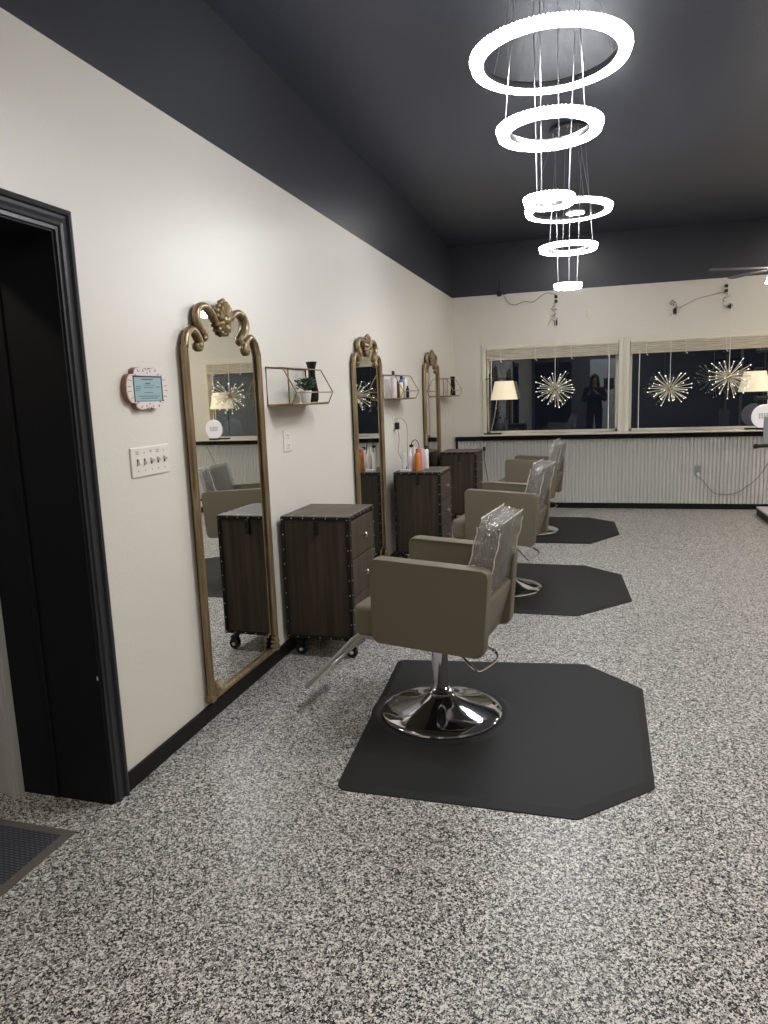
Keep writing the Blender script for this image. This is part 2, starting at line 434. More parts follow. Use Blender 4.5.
# back wall furniture seen reflected in the windows
b = bm_new(); box(b, (0.1, BY, 0), (1.15, BY+0.03, 2.3)); struct('door_2', b, 'door_black', label='dark door behind the photographer')
b = bm_new(); box(b, (1.68, BY, 0), (2.45, BY+0.03, 2.33), 0.004); d3 = struct('door_3', b, 'pale_door', label='pale door behind the photographer')
b = bm_new(); box(b, (2.06, BY+0.03, 1.46), (2.34, BY+0.045, 1.78), 0.02); obj('door_sign', b, 'black_plastic', d3)

# ------------------------------------------------------------------ floor mat
t = thing('door_mat', 'dark rectangular door mat with basket pattern, lying by the dark doorway', 'mat', (-0.012, 1.89, 0))
b = bm_new(); box(b, (-0.55, -0.85, 0.0), (0, 0, 0.008), 0.004); obj('border', b, 'mat_border', t)
b = bm_new(); box(b, (-0.51, -0.81, 0.006), (-0.035, -0.035, 0.011), 0.002); obj('tread', b, 'basket_mat', t)

# ------------------------------------------------------------------ tall mirrors
def arc(cx, cz, r, a0, a1, n): return [(cx+r*math.cos(Rd(a0+(a1-a0)*i/n)), cz+r*math.sin(Rd(a0+(a1-a0)*i/n))) for i in range(n+1)]
def catmull(pts, n=6):
    out = []
    P = [pts[0]]+list(pts)+[pts[-1]]
    for i in range(1, len(P)-2):
        p0, p1, p2, p3 = [Vector(q) for q in P[i-1:i+3]]
        for k in range(n):
            t = k/n
            out.append(0.5*((2*p1)+(-p0+p2)*t+(2*p0-5*p1+4*p2-p3)*t*t+(-p0+3*p1-3*p2+p3)*t**3))
    out.append(Vector(pts[-1])); return out
def make_mirror(label):
    t = thing('floor_mirror', label, 'mirror', (0.0045, 3.138, 0.078), Rd(-0.55), 'gilt arched mirrors along the white wall')
    Z = -0.078
    # local coordinates: y along the wall, z up, x out of the wall
    side = [(0.352, 0.118), (0.352, 0.9), (0.352, 1.67), (0.347, 1.74), (0.326, 1.795), (0.288, 1.820), (0.25, 1.812), (0.222, 1.785)]
    curl = [(0.212, 1.76), (0.222, 1.742), (0.240, 1.745), (0.242, 1.762)]
    b = bm_new()
    for s in (-1, 1):
        p = catmull([(0.028, s*u, z+Z) for u, z in side+curl], 5)
        n = len(p); m0 = int(n*0.62)
        rad = [0.0175 if i < m0 else 0.0175-0.006*(i-m0)/(n-m0) for i in range(n)]
        tube(b, p, 0.027, 10, radii=rad)
        p2 = catmull([(0.042, s*(u-0.002), z+Z) for u, z in side[:6]], 5)
        tube(b, p2, 0.006, 6)
        # inner bead
        p3 = catmull([(0.032, s*(u-0.019), z+Z) for u, z in side[:5]], 5)
        tube(b, p3, 0.006, 6)
        # arch
        ar = [(0.185, 1.782), (0.170, 1.790), (0.172, 1.808), (0.196, 1.822), (0.226, 1.850), (0.234, 1.888), (0.212, 1.920), (0.168, 1.934), (0.122, 1.926), (0.082, 1.900), (0.05, 1.862)]
        p = catmull([(0.030, s*u, z+Z) for u, z in ar], 5); n = len(p)
        rad = [0.010+0.009*min(1, i/(n*0.3)) if i < n*0.6 else 0.019-0.006*(i-n*0.6)/(n*0.4) for i in range(n)]
        tube(b, p, 0.025, 10, radii=rad)
        ball(b, (0.034, s*0.230, 1.756+Z), 0.015); ball(b, (0.034, s*0.183, 1.790+Z), 0.013)
    tube(b, [(0.028, -0.352, 0.118+Z), (0.028, 0.352, 0.118+Z)], 0.015, 10)
    rbox(b, (0.028, -0.352, 0.118+Z), (0.036, 0.040, 0.034), 0.006); rbox(b, (0.028, 0.352, 0.118+Z), (0.036, 0.040, 0.034), 0.006)
    rbox(b, (0.016, 0, 0.104+Z), (0.03, 0.735, 0.016), 0.004)
    obj('frame', b, 'antique_gold', t, True)
    # crest: a shell of lobes over a leaf
    b = bm_new()
    for k in range(-4, 5):
        a = Rd(90+k*19); L = 0.088-0.005*abs(k)
        c0 = Vector((0.034, 0, 1.885+Z)); d = Vector((0, math.cos(a), math.sin(a)))
        tube(b, [c0+d*0.0, c0+d*L*0.5+Vector((0.012, 0, 0)), c0+d*L*0.85+Vector((0.01, 0, 0)), c0+d*L], 0.01, 8, radii=[0.007, 0.014, 0.018, 0.010])
        ball(b, c0+d*(L-0.002)+Vector((0.004, 0, 0)), 0.015)
    for k in range(-3, 4):
        a = Rd(270+k*24); L = 0.060
        c0 = Vector((0.034, 0, 1.88+Z)); d = Vector((0, math.cos(a), math.sin(a)))
        tube(b, [c0, c0+d*L*0.6+Vector((0.014, 0, 0)), c0+d*L], 0.01, 8, radii=[0.008, 0.014, 0.008])
        ball(b, c0+d*L, 0.013)
    ball(b, (0.05, 0, 1.885+Z), 0.03, (0.7, 1.2, 0.8))
    obj('crest_ornament', b, 'antique_gold', t, True)
    for s in (-1, 1):
        b = bm_new()
        for k in range(5):
            a = Rd(95+k*22) if s > 0 else Rd(85-k*22)
            c0 = Vector((0.04, s*0.335, 0.13+Z)); d = Vector((0, math.cos(a), math.sin(a)))
            tube(b, [c0, c0+d*0.035+Vector((0.010, 0, 0)), c0+d*0.07], 0.01, 8, radii=[0.010, 0.014, 0.008])
        obj('corner_ornament', b, 'antique_gold', t, True)
    # glass
    half = [(0.0, 0.118), (0.348, 0.118), (0.348, 1.70), (0.338, 1.762), (0.30, 1.808), (0.25, 1.804), (0.215, 1.775), (0.178, 1.80), (0.19, 1.815), (0.220, 1.85), (0.226, 1.888), (0.205, 1.913), (0.165, 1.926), (0.122, 1.918), (0.07, 1.89), (0.0, 1.88)]
    poly = [(u, z+Z) for u, z in half]+[(-u, z+Z) for u, z in reversed(half[1:-1])]
    b = bm_new(); prism(b, poly, 'X', 0.012, 0.022); obj('glass', b, 'mirror_glass', t)
    b = bm_new(); prism(b, poly, 'X', 0.002, 0.012); obj('backing', b, 'black_plastic', t)
    return t
mir = make_mirror('gilt arched mirror nearest the dark doorway, beside the light switches')
dup(mir, (0, 5.445, 0.078), 0, 'gilt arched mirror between the potted plant shelf and the shelf of hair products')
dup(mir, (0, 7.80, 0.078), 0, 'farthest gilt arched mirror, nearest the window wall')

# ------------------------------------------------------------------ barber chairs
def make_chair(label):
    t = thing('salon_chair', label, 'chair', (0, 0, 0.014), 0, 'taupe salon chairs')
    # base
    b = bm_new()
    lathe(b, [(0, 0), (0.28, 0), (0.284, 0.006), (0.282, 0.014), (0.272, 0.021), (0.24, 0.030), (0.18, 0.045), (0.12, 0.062), (0.075, 0.082), (0.052, 0.10), (0, 0.10)], 64)
    obj('base', b, 'chrome', t, True, (0.0, 0, 0))
    b = bm_new(); lathe(b, [(0.02, 0.095), (0.058, 0.095), (0.060, 0.108), (0.05, 0.114), (0.036, 0.13), (0.034, 0.32), (0.040, 0.325), (0.040, 0.34), (0.02, 0.34)], 32)
    obj('outer_column', b, 'chrome', t, True)
    b = bm_new(); cyl(b, (0, 0, 0.30), (0, 0, 0.41), 0.024, n=24); tube(b, [(-0.042, 0, 0.385), (-0.038, 0, 0.33), (-0.034, 0, 0.20)], 0.012, 10, radii=[0.016, 0.014, 0.006]); obj('piston', b, 'chrome', t, True)
    b = bm_new(); rbox(b, (0.02, 0, 0.385), (0.30, 0.16, 0.022), 0.004); rbox(b, (0.0, 0, 0.37), (0.10, 0.10, 0.03), 0.01); obj('seat_plate', b, 'black_metal', t)
    # pump lever loop to the back
    b = bm_new()
    lp = catmull([(0.0, -0.035, 0.36), (0.07, -0.05, 0.352), (0.13, -0.06, 0.305), (0.18, -0.06, 0.255), (0.205, -0.03, 0.240), (0.245, 0.09, 0.255), (0.215, 0.13, 0.285), (0.09, 0.07, 0.340), (0.0, 0.035, 0.36)], 5)
    tube(b, lp, 0.0065, 8); obj('pump_lever', b, 'chrome', t, True)
    # cushions and arms
    b = bm_new(); rbox(b, (-0.052, 0, 0.478), (0.60, 0.398, 0.150), 0.03, 4); obj('seat', b, 'leather', t, True)
    for s in (-1, 1):
        b = bm_new()
        pts = [(-0.220, 0.415), (-0.222, 0.792), (0.308, 0.766), (0.280, 0.390)]
        rp = []
        for i in range(4):
            p0, p1, p2 = Vector(pts[i-1]), Vector(pts[i]), Vector(pts[(i+1) % 4]); q_ = 0.030
            a0 = p1+(p0-p1).normalized()*q_; a1 = p1+(p2-p1).normalized()*q_
            rp += [(1-t_)**2*a0+2*t_*(1-t_)*p1+t_*t_*a1 for t_ in (0, 0.2, 0.4, 0.6, 0.8, 1.0)]
        prism(b, [(v.x, v.y) for v in rp], 'Y', s*0.200, s*0.276)
        rim = [e for e in b.edges if abs(e.verts[0].co.y-e.verts[1].co.y) < 1e-6]
        bmesh.ops.bevel(b, geom=rim, offset=0.017, segments=4, profile=0.5, affect='EDGES')
        a_ = obj('armrest', b, 'leather', t, True)
        b = bm_new()   # piping along the outer and inner top seam
        for yy in (0.2745, 0.2015):
            q = [(-0.211, 0.428), (-0.214, 0.46), (-0.215, 0.768), (-0.200, 0.784), (0.275, 0.762), (0.299, 0.742), (0.278, 0.42)]
            tube(b, [(v.x*0.985, s*(abs(yy)-0.002), v.y*0.985+0.009) for v in rp], 0.003, 6, closed=True)
        obj('piping', b, 'leather_seam', a_, True)
    # shell behind the seat
    b = bm_new(); A = []
    for x0, z in ((0.255, 0.395), (0.345, 0.60)):
        pass
    rbox(b, (0.245, 0, 0.515), (0.05, 0.398, 0.23), 0.02, 4, (0, Rd(14), 0)); obj('rear_panel', b, 'leather', t, True)
    # backrest
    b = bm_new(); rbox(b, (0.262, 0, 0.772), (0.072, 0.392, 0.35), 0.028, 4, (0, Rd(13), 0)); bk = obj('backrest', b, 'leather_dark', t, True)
    # clear plastic bag pulled over the backrest: wavy sheet with loose hem
    w = bmesh.new(); bmesh.ops.create_cube(w, size=1.0)
    bmesh.ops.subdivide_edges(w, edges=list(w.edges), cuts=11, use_grid_fill=True)
    for v in w.verts:
        c = v.co.copy(); v.co = Vector((c.x*0.096, c.y*0.418, c.z*0.375))
    low = [f for f in w.faces if f.calc_center_median().z < -0.187]
    bmesh.ops.delete(w, geom=low, context='FACES')
    rr = random.Random(5)
    ph = [rr.uniform(0, 6.28) for _ in range(8)]
    for v in w.verts:
        x, y, z = v.co
        k = 1.0+0.35*max(0, -z/0.19)
        d = 0.0026*k*(math.sin(y*47+ph[0]+z*20)+math.sin(z*55+ph[1]+y*18)+0.7*math.sin(y*90+z*70+ph[2]))
        nrm = Vector((x/0.048, y/0.21*0.4, z/0.19*0.5))
        if nrm.length > 1e-6: nrm.normalize()
        v.co += nrm*d
        if z < -0.16: v.co.z += 0.012*math.sin(y*38+ph[3]+x*30)
        # soften corners
        ex = max(0, abs(y)-0.17)/0.04; ez = max(0, z-0.15)/0.035
        if ex > 0 and ez > 0: v.co.z -= 0.006*ex*ez; v.co.y -= math.copysign(0.006*ex*ez, y)
    w.transform(Matrix.Translation((0.262, 0, 0.780)) @ Matrix.Rotation(Rd(13), 4, 'Y'))
    ov = obj('plastic_cover', w, 'plastic_wrap', t, True)
    ov['label'] = 'crinkled clear plastic cover'
    # gathered seams of the bag
    b = bm_new()
    Tm = Matrix.Translation((0.262, 0, 0.780)) @ Matrix.Rotation(Rd(13), 4, 'Y')
    for s in (-1, 1):
        for sx in (-1, 1):
            p = []
            for k in range(15):
                z = -0.185+0.335*k/14
                p.append(Tm @ Vector((sx*0.050+0.003*math.sin(k*1.7+sx), s*(0.209+0.003*math.sin(k*2.3)), z)))
            tube(b, p, 0.0026, 5)
    for sx in (-1, 1):
        tube(b, [Tm @ Vector((sx*0.050, -0.21+0.42*k/16, -0.185+0.008*math.sin(k*1.9+sx))) for k in range(17)], 0.003, 5)
    for sx in (-1, 1): tube(b, [Tm @ Vector((sx*0.046, -0.19+0.38*k/16, 0.187+0.003*math.sin(k*2.1+sx))) for k in range(17)], 0.0022, 5)
    obj('cover_seam', b, 'clear_seam', ov, True)
    # footrest: a U of flat bar reaching down in front of the seat
    b = bm_new()
    for s in (-1, 1):
        tube(b, [(-0.10, s*0.135, 0.392), (-0.355, s*0.135, 0.385), (-0.385, s*0.14, 0.362), (-0.635, s*0.15, 0.105), (-0.65, s*0.15, 0.095)], 0.011, 8, flat=((0, 1, 0), 0.45))
    tube(b, [(-0.64, -0.155, 0.098), (-0.64, 0.155, 0.098)], 0.011, 8)
    rbox(b, (-0.59, 0, 0.150), (0.08, 0.31, 0.008), 0.003, 2, (0, Rd(-45.5), 0))
    obj('footrest', b, 'satin_steel', t, True)
    return t
CH = make_chair('taupe salon chair with plastic-wrapped backrest, nearest the camera')
CH.location = (1.072, 3.09, 0.014); CH.rotation_euler = (0, 0, Rd(-7))
dup(CH, (1.108, 5.30, 0.014), Rd(-7), 'taupe salon chair on the middle floor mat, partly behind the nearest chair')
dup(CH, (1.13, 7.61, 0.014), Rd(-6), 'farthest taupe salon chair, in front of the corrugated panel')

# anti fatigue mats
def floor_mat(outline, centre, label):
    t = thing('salon_floor_mat', label, 'floor mat', (centre[0], centre[1], 0), 0, 'black mats under the salon chairs')
    b = bm_new(); n = len(outline)
    pts = []
    for i in range(n):        # round the corners a little
        p0, p1, p2 = Vector(outline[i-1]), Vector(outline[i]), Vector(outline[(i+1) % n])
        rr = 0.05 if i < 2 else 0.018
        a = p1+(p0-p1).normalized()*rr; c = p1+(p2-p1).normalized()*rr
        for k in range(5):
            tt = k/4; pts.append((1-tt)**2*a+2*tt*(1-tt)*p1+tt*tt*c)
    C = Vector(centre)
    outer = [b.verts.new((p.x-C.x, p.y-C.y, 0)) for p in pts]
    lip = [b.verts.new((p.x-C.x, p.y-C.y, 0.004)) for p in pts]
    cm = sum(pts, Vector((0, 0)))/len(pts)
    inn = []
    for p in pts:
        q = p+(cm-p).normalized()*0.045; inn.append(b.verts.new((q.x-C.x, q.y-C.y, 0.014)))
    L = len(pts)
    for i in range(L):
        j = (i+1) % L
        b.faces.new((outer[i], outer[j], lip[j], lip[i])); b.faces.new((lip[i], lip[j], inn[j], inn[i]))
    b.faces.new(inn); b.faces.new(outer[::-1])
    obj('pad', b, 'black_rubber', t)
    b = bm_new(); lathe(b, [(0.286, 0.0135), (0.292, 0.017), (0.315, 0.0175), (0.33, 0.015), (0.335, 0.0135)], 64); obj('raised_ring', b, 'black_rubber', t, True)
floor_mat([(0.80, 2.36), (0.69, 3.72), (1.72, 3.85), (2.0, 3.57), (1.985, 2.63), (1.71, 2.365)], (1.072, 3.09), 'black mat under the nearest chair, its whole front edge in view')
floor_mat([(0.74, 4.70), (0.74, 6.15), (1.70, 6.14), (1.985, 5.87), (2.03, 5.12), (1.66, 4.71)], (1.108, 5.30), 'black mat under the middle chair')
floor_mat([(0.76, 7.03), (0.76, 8.52), (1.73, 8.52), (2.0, 8.25), (2.03, 7.54), (1.74, 7.04)], (1.13, 7.61), 'farthest black mat, nearest the corrugated panel')

# ------------------------------------------------------------------ rolling drawer trolleys
def make_trolley(label):
    t = thing('drawer_trolley', label, 'trolley', (0, 0, 0), 0, 'dark wooden rolling trolleys')
    W, D, z0, z1 = 0.415, 0.465, 0.118, 0.842       # x, y sizes; origin at near wall-side corner
    b = bm_new(); box(b, (0.005, 0.005, z0), (W-0.012, D-0.005, z1-0.012)); obj('body', b, 'trolley_wood', t)
    b = bm_new(); box(b, (0.0, 0.0, z1-0.016), (W, D, z1), 0.005); obj('top', b, 'trolley_top', t)
    e = 0.022
    b = bm_new()
    for (x, y) in ((0, 0), (W-e, 0), (0, D-e), (W-e, D-e)): box(b, (x-0.001, y-0.001, z0), (x+e+0.001, y+e+0.001, z1-0.006), 0.003)
    for z in (z0-0.002, z1-e-0.004):
        box(b, (0, -0.0015, z), (W, 0.01, z+e), 0.002); box(b, (0, D-0.01, z), (W, D+0.0015, z+e), 0.002)
        box(b, (-0.0015, 0, z), (0.01, D, z+e), 0.002); box(b, (W-0.01, 0, z), (W+0.0015, D, z+e), 0.002)
    trim_ = obj('edge_trim', b, 'black_metal', t)
    sp = []
    for i in range(9):
        z = z0+0.01+(z1-z0-0.03)*i/8
        sp += [(0.011, -0.002, z), (W-0.011, -0.002, z), (W+0.002, 0.011, z), (W+0.002, D-0.011, z)]
    for i in range(1, 6):
        x = W*i/6
        sp += [(x, -0.002, z0+0.008), (x, -0.002, z1-0.012), (W+0.002, x, z1-0.012), (x, 0.008, z1), (W-0.008, x, z1)]
    b = bm_new(); ball(b, (0, 0, 0), 0.0042, u=6, v=4); rv = obj('rivet', b, 'rivet', trim_, True, sp[0])
    for q in sp[1:]:
        c = rv.copy(); COL.objects.link(c); c.location = q
    b = bm_new(); rbox(b, (W*0.52, -0.006, z1-0.065), (0.026, 0.010, 0.085), 0.006, 3); rbox(b, (W*0.52, -0.010, z1-0.095), (0.018, 0.010, 0.03), 0.004, 2); obj('strap', b, 'black_plastic', t, True)
    for i in range(3):
        za = z0+0.026+i*0.223; zb = za+0.215
        b = bm_new(); box(b, (W-0.014, 0.026, za), (W+0.003, D-0.026, zb), 0.003)
        d = obj('drawer', b, 'drawer_wood', t)
        b = bm_new(); lathe(b, [(0, 0), (0.006, 0), (0.006, 0.012), (0.014, 0.016), (0.016, 0.022), (0.011, 0.028), (0, 0.029)], 16, (W+0.002, D*0.5, (za+zb)/2), 'X')
        obj('knob', b, 'satin_steel', d, True)
    for (x, y) in ((0.05, 0.05), (W-0.05, 0.05), (0.05, D-0.05), (W-0.05, D-0.05)):
        b = bm_new()
        cyl(b, (x, y, 0.085), (x, y, z0), 0.016); rbox(b, (x, y, 0.112), (0.05, 0.05, 0.006), 0.001)
        rbox(b, (x+0.012, y-0.017, 0.062), (0.036, 0.003, 0.06), 0.001, 1, (0, Rd(18), 0)); rbox(b, (x+0.012, y+0.017, 0.062), (0.036, 0.003, 0.06), 0.001, 1, (0, Rd(18), 0))
        rbox(b, (x+0.006, y, 0.09), (0.04, 0.038, 0.008), 0.002, 1)
        c = obj('caster', b, 'black_plastic', t, True)
        b = bm_new(); lathe(b, [(0, -0.013), (0.030, -0.013), (0.035, -0.008), (0.035, 0.008), (0.030, 0.013), (0, 0.013)], 24, (x+0.018, y, 0.035), 'Y'); w = obj('wheel', b, 'black_gloss', c, True)
        b2 = bm_new(); lathe(b2, [(0, -0.020), (0.010, -0.020), (0.012, -0.013), (0, -0.013)], 12, (x+0.018, y, 0.035), 'Y'); hb = obj('hub', b2, 'white_plastic', c, True)
    return t
TR = make_trolley('dark wood drawer trolley on casters, beside the nearest mirror')
TR.location = (0.03, 3.66, 0)
dup(TR, (0.085, 5.90, 0), 0, 'dark wood drawer trolley with hair products on top')
dup(TR, (0.08, 7.92, 0), 0, 'farthest dark wood drawer trolley, nearest the corrugated panel')

# ------------------------------------------------------------------ wire wall shelves
def make_shelf(label):
    t = thing('wall_shelf', label, 'shelf', (0, 0, 0), 0, 'angular brass wire wall shelves')
    L = 0.575; r = 0.0042
    P = [(0.004, 1.68), (0.105, 1.674), (0.18, 1.536), (0.15, 1.473), (0.004, 1.473)]
    b = bm_new()
    for y in (0, L): tube(b, [(x, y, z) for x, z in P], r, 6, closed=True)
    for (x, z) in P: tube(b, [(x, 0, z), (x, L, z)], r, 6)
    tube(b, [(0.004, 0.30, 1.68), (0.004, 0.30, 1.473)], r, 6)
    obj('wire_frame', b, 'brass', t, True)
    b = bm_new(); box(b, (0.0, 0.0, 1.463), (0.15, L, 1.470)); obj('shelf_plate', b, 'brass', t)
    return t
SH = make_shelf('brass wire wall shelf holding a potted plant and a black vase'); SH.location = (0, 3.645, 0)
dup(SH, (0, 5.965, 0), 0, 'brass wire wall shelf crowded with hair product bottles')
dup(SH, (0, 8.27, 0), 0, 'brass wire wall shelf with only one black bottle, nearest the window wall')
SZ = 1.4775
# black vase
b = bm_new(); lathe(b, [(0, 0), (0.030, 0), (0.036, 0.02), (0.038, 0.06), (0.030, 0.11), (0.022, 0.16), (0.022, 0.20), (0.032, 0.235), (0.035, 0.245), (0.028, 0.246), (0.016, 0.20), (0, 0.19)], 28, (0.078, 4.135, SZ))
tag(obj('vase', b, 'black_gloss', None, True), 'black flared vase standing behind the plant on the wall shelf', 'vase')
# plant
t = thing('potted_plant', 'small leafy green plant in a white pot on the wall shelf', 'plant', (0.108, 3.95, SZ))
b = bm_new(); lathe(b, [(0, 0), (0.026, 0), (0.036, 0.070), (0.033, 0.070), (0.024, 0.06), (0, 0.06)], 28); obj('pot', b, 'white_ceramic', t, True)
b = bm_new(); rr = random.Random(3)
for k in range(120):
    a = rr.uniform(0, 2*PI); rad = rr.uniform(0.01, 0.078); z = 0.072+rr.uniform(0.0, 0.075)*(1-rad*5)+0.010
    p = Vector((rad*math.cos(a)*0.75, rad*math.sin(a)*1.15, z))
    s = rr.uniform(0.013, 0.021); d = Vector((math.cos(a), math.sin(a), rr.uniform(-0.3, 0.8))).normalized()
    sd = d.cross(Vector((0, 0, 1))).normalized(); up = sd.cross(d)
    v = [b.verts.new(p-d*s), b.verts.new(p+sd*s*0.6), b.verts.new(p+d*s*1.1+up*0.003), b.verts.new(p-sd*s*0.6), b.verts.new(p+up*0.004)]
    for i in range(4): b.faces.new((v[i], v[(i+1) % 4], v[4]))
tube(b, [(0, -0.02, 0.08), (0, -0.07, 0.10), (0.0, -0.095, 0.125)], 0.0018, 5)
for q in ((0, -0.09, 0.125), (0, -0.10, 0.115), (0.004, -0.085, 0.112)): ball(b, q, 0.012, (0.5, 1, 0.8), 8, 6)
obj('foliage', b, 'leaf', t)
b = bm_new()
for k in range(9):
    a = k*0.7; tube(b, [(0, 0, 0.06), (0.02*math.cos(a), 0.03*math.sin(a), 0.10)], 0.0015, 5)
obj('stems', b, 'leaf', t)

def bottle(kind, loc, h, r, body, cap, label, cat='bottle', group=None, style='round'):
    t = thing(kind, label, cat, loc, 0, group)
    if style == 'round':
        b = bm_new(); lathe(b, [(0, 0), (r*0.94, 0), (r, 0.006), (r, h*0.72), (r*0.85, h*0.79), (r*0.42, h*0.83), (0, h*0.83)], 20)
        obj('bottle_body', b, body, t, True)
        b = bm_new(); lathe(b, [(0, h*0.82), (r*0.5, h*0.82), (r*0.52, h*0.97), (r*0.44, h), (0, h)], 16); obj('cap', b, cap, t, True)
    elif style == 'cone':
        b = bm_new(); lathe(b, [(0, 0), (r*0.94, 0), (r, 0.006), (r, h*0.64), (r*0.9, h*0.70), (0, h*0.70)], 20)
        obj('bottle_body', b, body, t, True)
        b = bm_new(); lathe(b, [(0, h*0.69), (r*0.86, h*0.69), (r*0.6, h*0.82), (r*0.32, h*0.97), (0, h)], 16); obj('cap', b, cap, t, True)
    elif style == 'straight':
        b = bm_new(); lathe(b, [(0, 0), (r*0.94, 0), (r, 0.005), (r, h*0.84), (r*0.92, h*0.87), (0, h*0.87)], 20)
        obj('bottle_body', b, body, t, True)
        b = bm_new(); lathe(b, [(0, h*0.86), (r*0.93, h*0.86), (r*0.93, h*0.98), (r*0.85, h), (0, h)], 16); obj('cap', b, cap, t, True)
    elif style == 'pump':
        b = bm_new(); lathe(b, [(0, 0), (r*0.94, 0), (r, 0.006), (r, h*0.80), (r*0.8, h*0.84), (0, h*0.84)], 20)
        obj('bottle_body', b, body, t, True)
        b = bm_new(); cyl(b, (0, 0, h*0.83), (0, 0, h*0.93), r*0.3, n=10); rbox(b, (r*0.35, 0, h*0.96), (r*1.4, r*0.5, h*0.06), 0.003); obj('pump', b, cap, t, True)
    elif style == 'tube':
        b = bm_new()
        rings = []
        for k, (f, wx, wy) in enumerate(((0.12, r, r), (0.5, r, r*0.8), (1.0, r*1.15, r*0.12))):
            rings.append([b.verts.new((wx*math.cos(a*PI/8), wy*math.sin(a*PI/8), h*f)) for a in range(16)])
        for A, B in zip(rings, rings[1:]):
            for i in range(16): b.faces.new((A[i], A[(i+1) % 16], B[(i+1) % 16], B[i]))
        b.faces.new(rings[0][::-1]); b.faces.new(rings[-1]); obj('tube_body', b, body, t, True)
        b = bm_new(); lathe(b, [(0, 0), (r*0.8, 0), (r*0.85, h*0.12), (0, h*0.12)], 16); obj('cap', b, cap, t, True)
    return t
G2 = 'bottles on the product shelf'
bottle('spray_bottle', (0.075, 6.035, SZ), 0.235, 0.026, 'pale_pink', 'black_plastic', 'pale bottle with tall black cap, tallest at the near end of the product shelf', group=G2)
bottle('hair_bottle', (0.10, 6.10, SZ), 0.145, 0.013, 'brown_bottle', 'brown_bottle', 'slim brown bottle on the product shelf', group=G2, style='straight')
bottle('hair_bottle', (0.10, 6.17, SZ), 0.135, 0.026, 'yellow_label', 'white_plastic', 'squat cream bottle between the slim brown one and the blue one', group=G2, style='straight')
bottle('hair_bottle', (0.085, 6.27, SZ), 0.20, 0.025, 'blue_bottle', 'navy', 'blue bottle with navy cap on the product shelf', group=G2)
bottle('hair_bottle', (0.085, 6.41, SZ), 0.185, 0.021, 'cream_frame', 'white_plastic', 'white bottle standing beyond the blue one on the product shelf', group=G2, style='straight')
bottle('dropper_bottle', (0.125, 6.33, SZ), 0.105, 0.015, 'black_plastic', 'black_plastic', 'short black bottle in front of the white one on the product shelf', group=G2)
b = bm_new(); lathe(b, [(0, 0), (0.030, 0), (0.034, 0.02), (0.026, 0.08), (0.030, 0.12), (0.024, 0.18), (0.028, 0.215), (0.032, 0.225), (0.026, 0.228), (0, 0.22)], 24, (0.095, 8.70, SZ))
tag(obj('styling_bottle', b, 'black_gloss', None, True), 'black waisted bottle alone on the farthest wall shelf', 'bottle')

# products on the middle trolley
TZ = 0.8425
G3 = 'hair products on the trolley'
bottle('hair_tube', (0.158, 5.99, TZ), 0.165, 0.017, 'white_plastic', 'white_plastic', 'white squeeze tube standing on the middle trolley by the wall', 'tube', G3, 'tube')
bottle('mousse_bottle', (0.212, 6.00, TZ), 0.195, 0.025, 'pale_pink', 'white_plastic', 'pale pink bottle with white cone cap on the trolley', group=G3, style='cone')
bottle('spray_can', (0.284, 5.985, TZ), 0.195, 0.027, 'orange', 'red_cap', 'orange bottle with coral cap on the trolley', group=G3, style='round')
bottle('shampoo_bottle', (0.300, 6.07, TZ), 0.19, 0.023, 'pink', 'pink', 'pink bottle standing behind the orange one on the trolley', group=G3, style='straight')
bottle('lotion_bottle', (0.310, 6.20, TZ), 0.205, 0.024, 'white_plastic', 'black_plastic', 'white bottle with small black pump on the trolley', group=G3, style='pump')
t = thing('curling_iron', 'white and black hair styling iron standing among the bottles', 'hair iron', (0.21, 6.12, TZ))
b = bm_new(); tube(b, [(0, 0, 0.004), (0.005, 0, 0.12), (0.012, 0.0, 0.205)], 0.014, 12, radii=[0.016, 0.015, 0.012]); obj('barrel', b, 'white_plastic', t, True)
b = bm_new(); ball(b, (-0.012, 0, 0.21), 0.018, (1.2, 0.8, 0.8)); obj('tip', b, 'black_plastic', t, True)
b = bm_new(); tube(b, catmull([(-0.012, 0, 0.20), (-0.005, 0.0, 0.245), (0.03, 0, 0.262), (0.055, 0, 0.22), (0.058, 0.0, 0.12), (0.056, 0, 0.006)], 6), 0.0035, 6); obj('handle', b, 'black_plastic', t, True)
b = bm_new(); box(b, (0.135, 5.92, TZ), (0.225, 5.965, TZ+0.02), 0.003)
tag(obj('small_box', b, 'white_plastic'), 'small white box lying at the near edge of the middle trolley', 'box')

# ------------------------------------------------------------------ wall plates, frame
def outlet(loc, label, rz=0, mat='white_plastic'):
    t = thing('wall_outlet', label, 'outlet', loc, rz, None)
    b = bm_new(); rbox(b, (0.003, 0, 0), (0.006, 0.072, 0.118), 0.003); obj('cover_plate', b, mat, t)
    for s in (-1, 1):
        b = bm_new(); rbox(b, (0.007, 0, s*0.027), (0.004, 0.034, 0.03), 0.004); f = obj('receptacle', b, mat, t)
        b = bm_new(); box(b, (0.0088, -0.008, s*0.027-0.002), (0.0094, -0.005, s*0.027+0.008)); box(b, (0.0088, 0.005, s*0.027-0.002), (0.0094, 0.008, s*0.027+0.008)); ball(b, (0.009, 0, s*0.027-0.009), 0.0025, u=6, v=4); obj('slots', b, 'plate_dark', f)
    return t
outlet((0.0, 3.885, 1.257), 'white double outlet below the potted plant shelf').scale = (1, 1.6, 1.08)
outlet((0.0, 6.27, 1.255), 'white outlet with a black adapter, below the product shelf')
outlet((2.975, FY-0.023, 0.475), 'grey outlet with a white plug on the corrugated panel', Rd(-90), 'soft_grey')
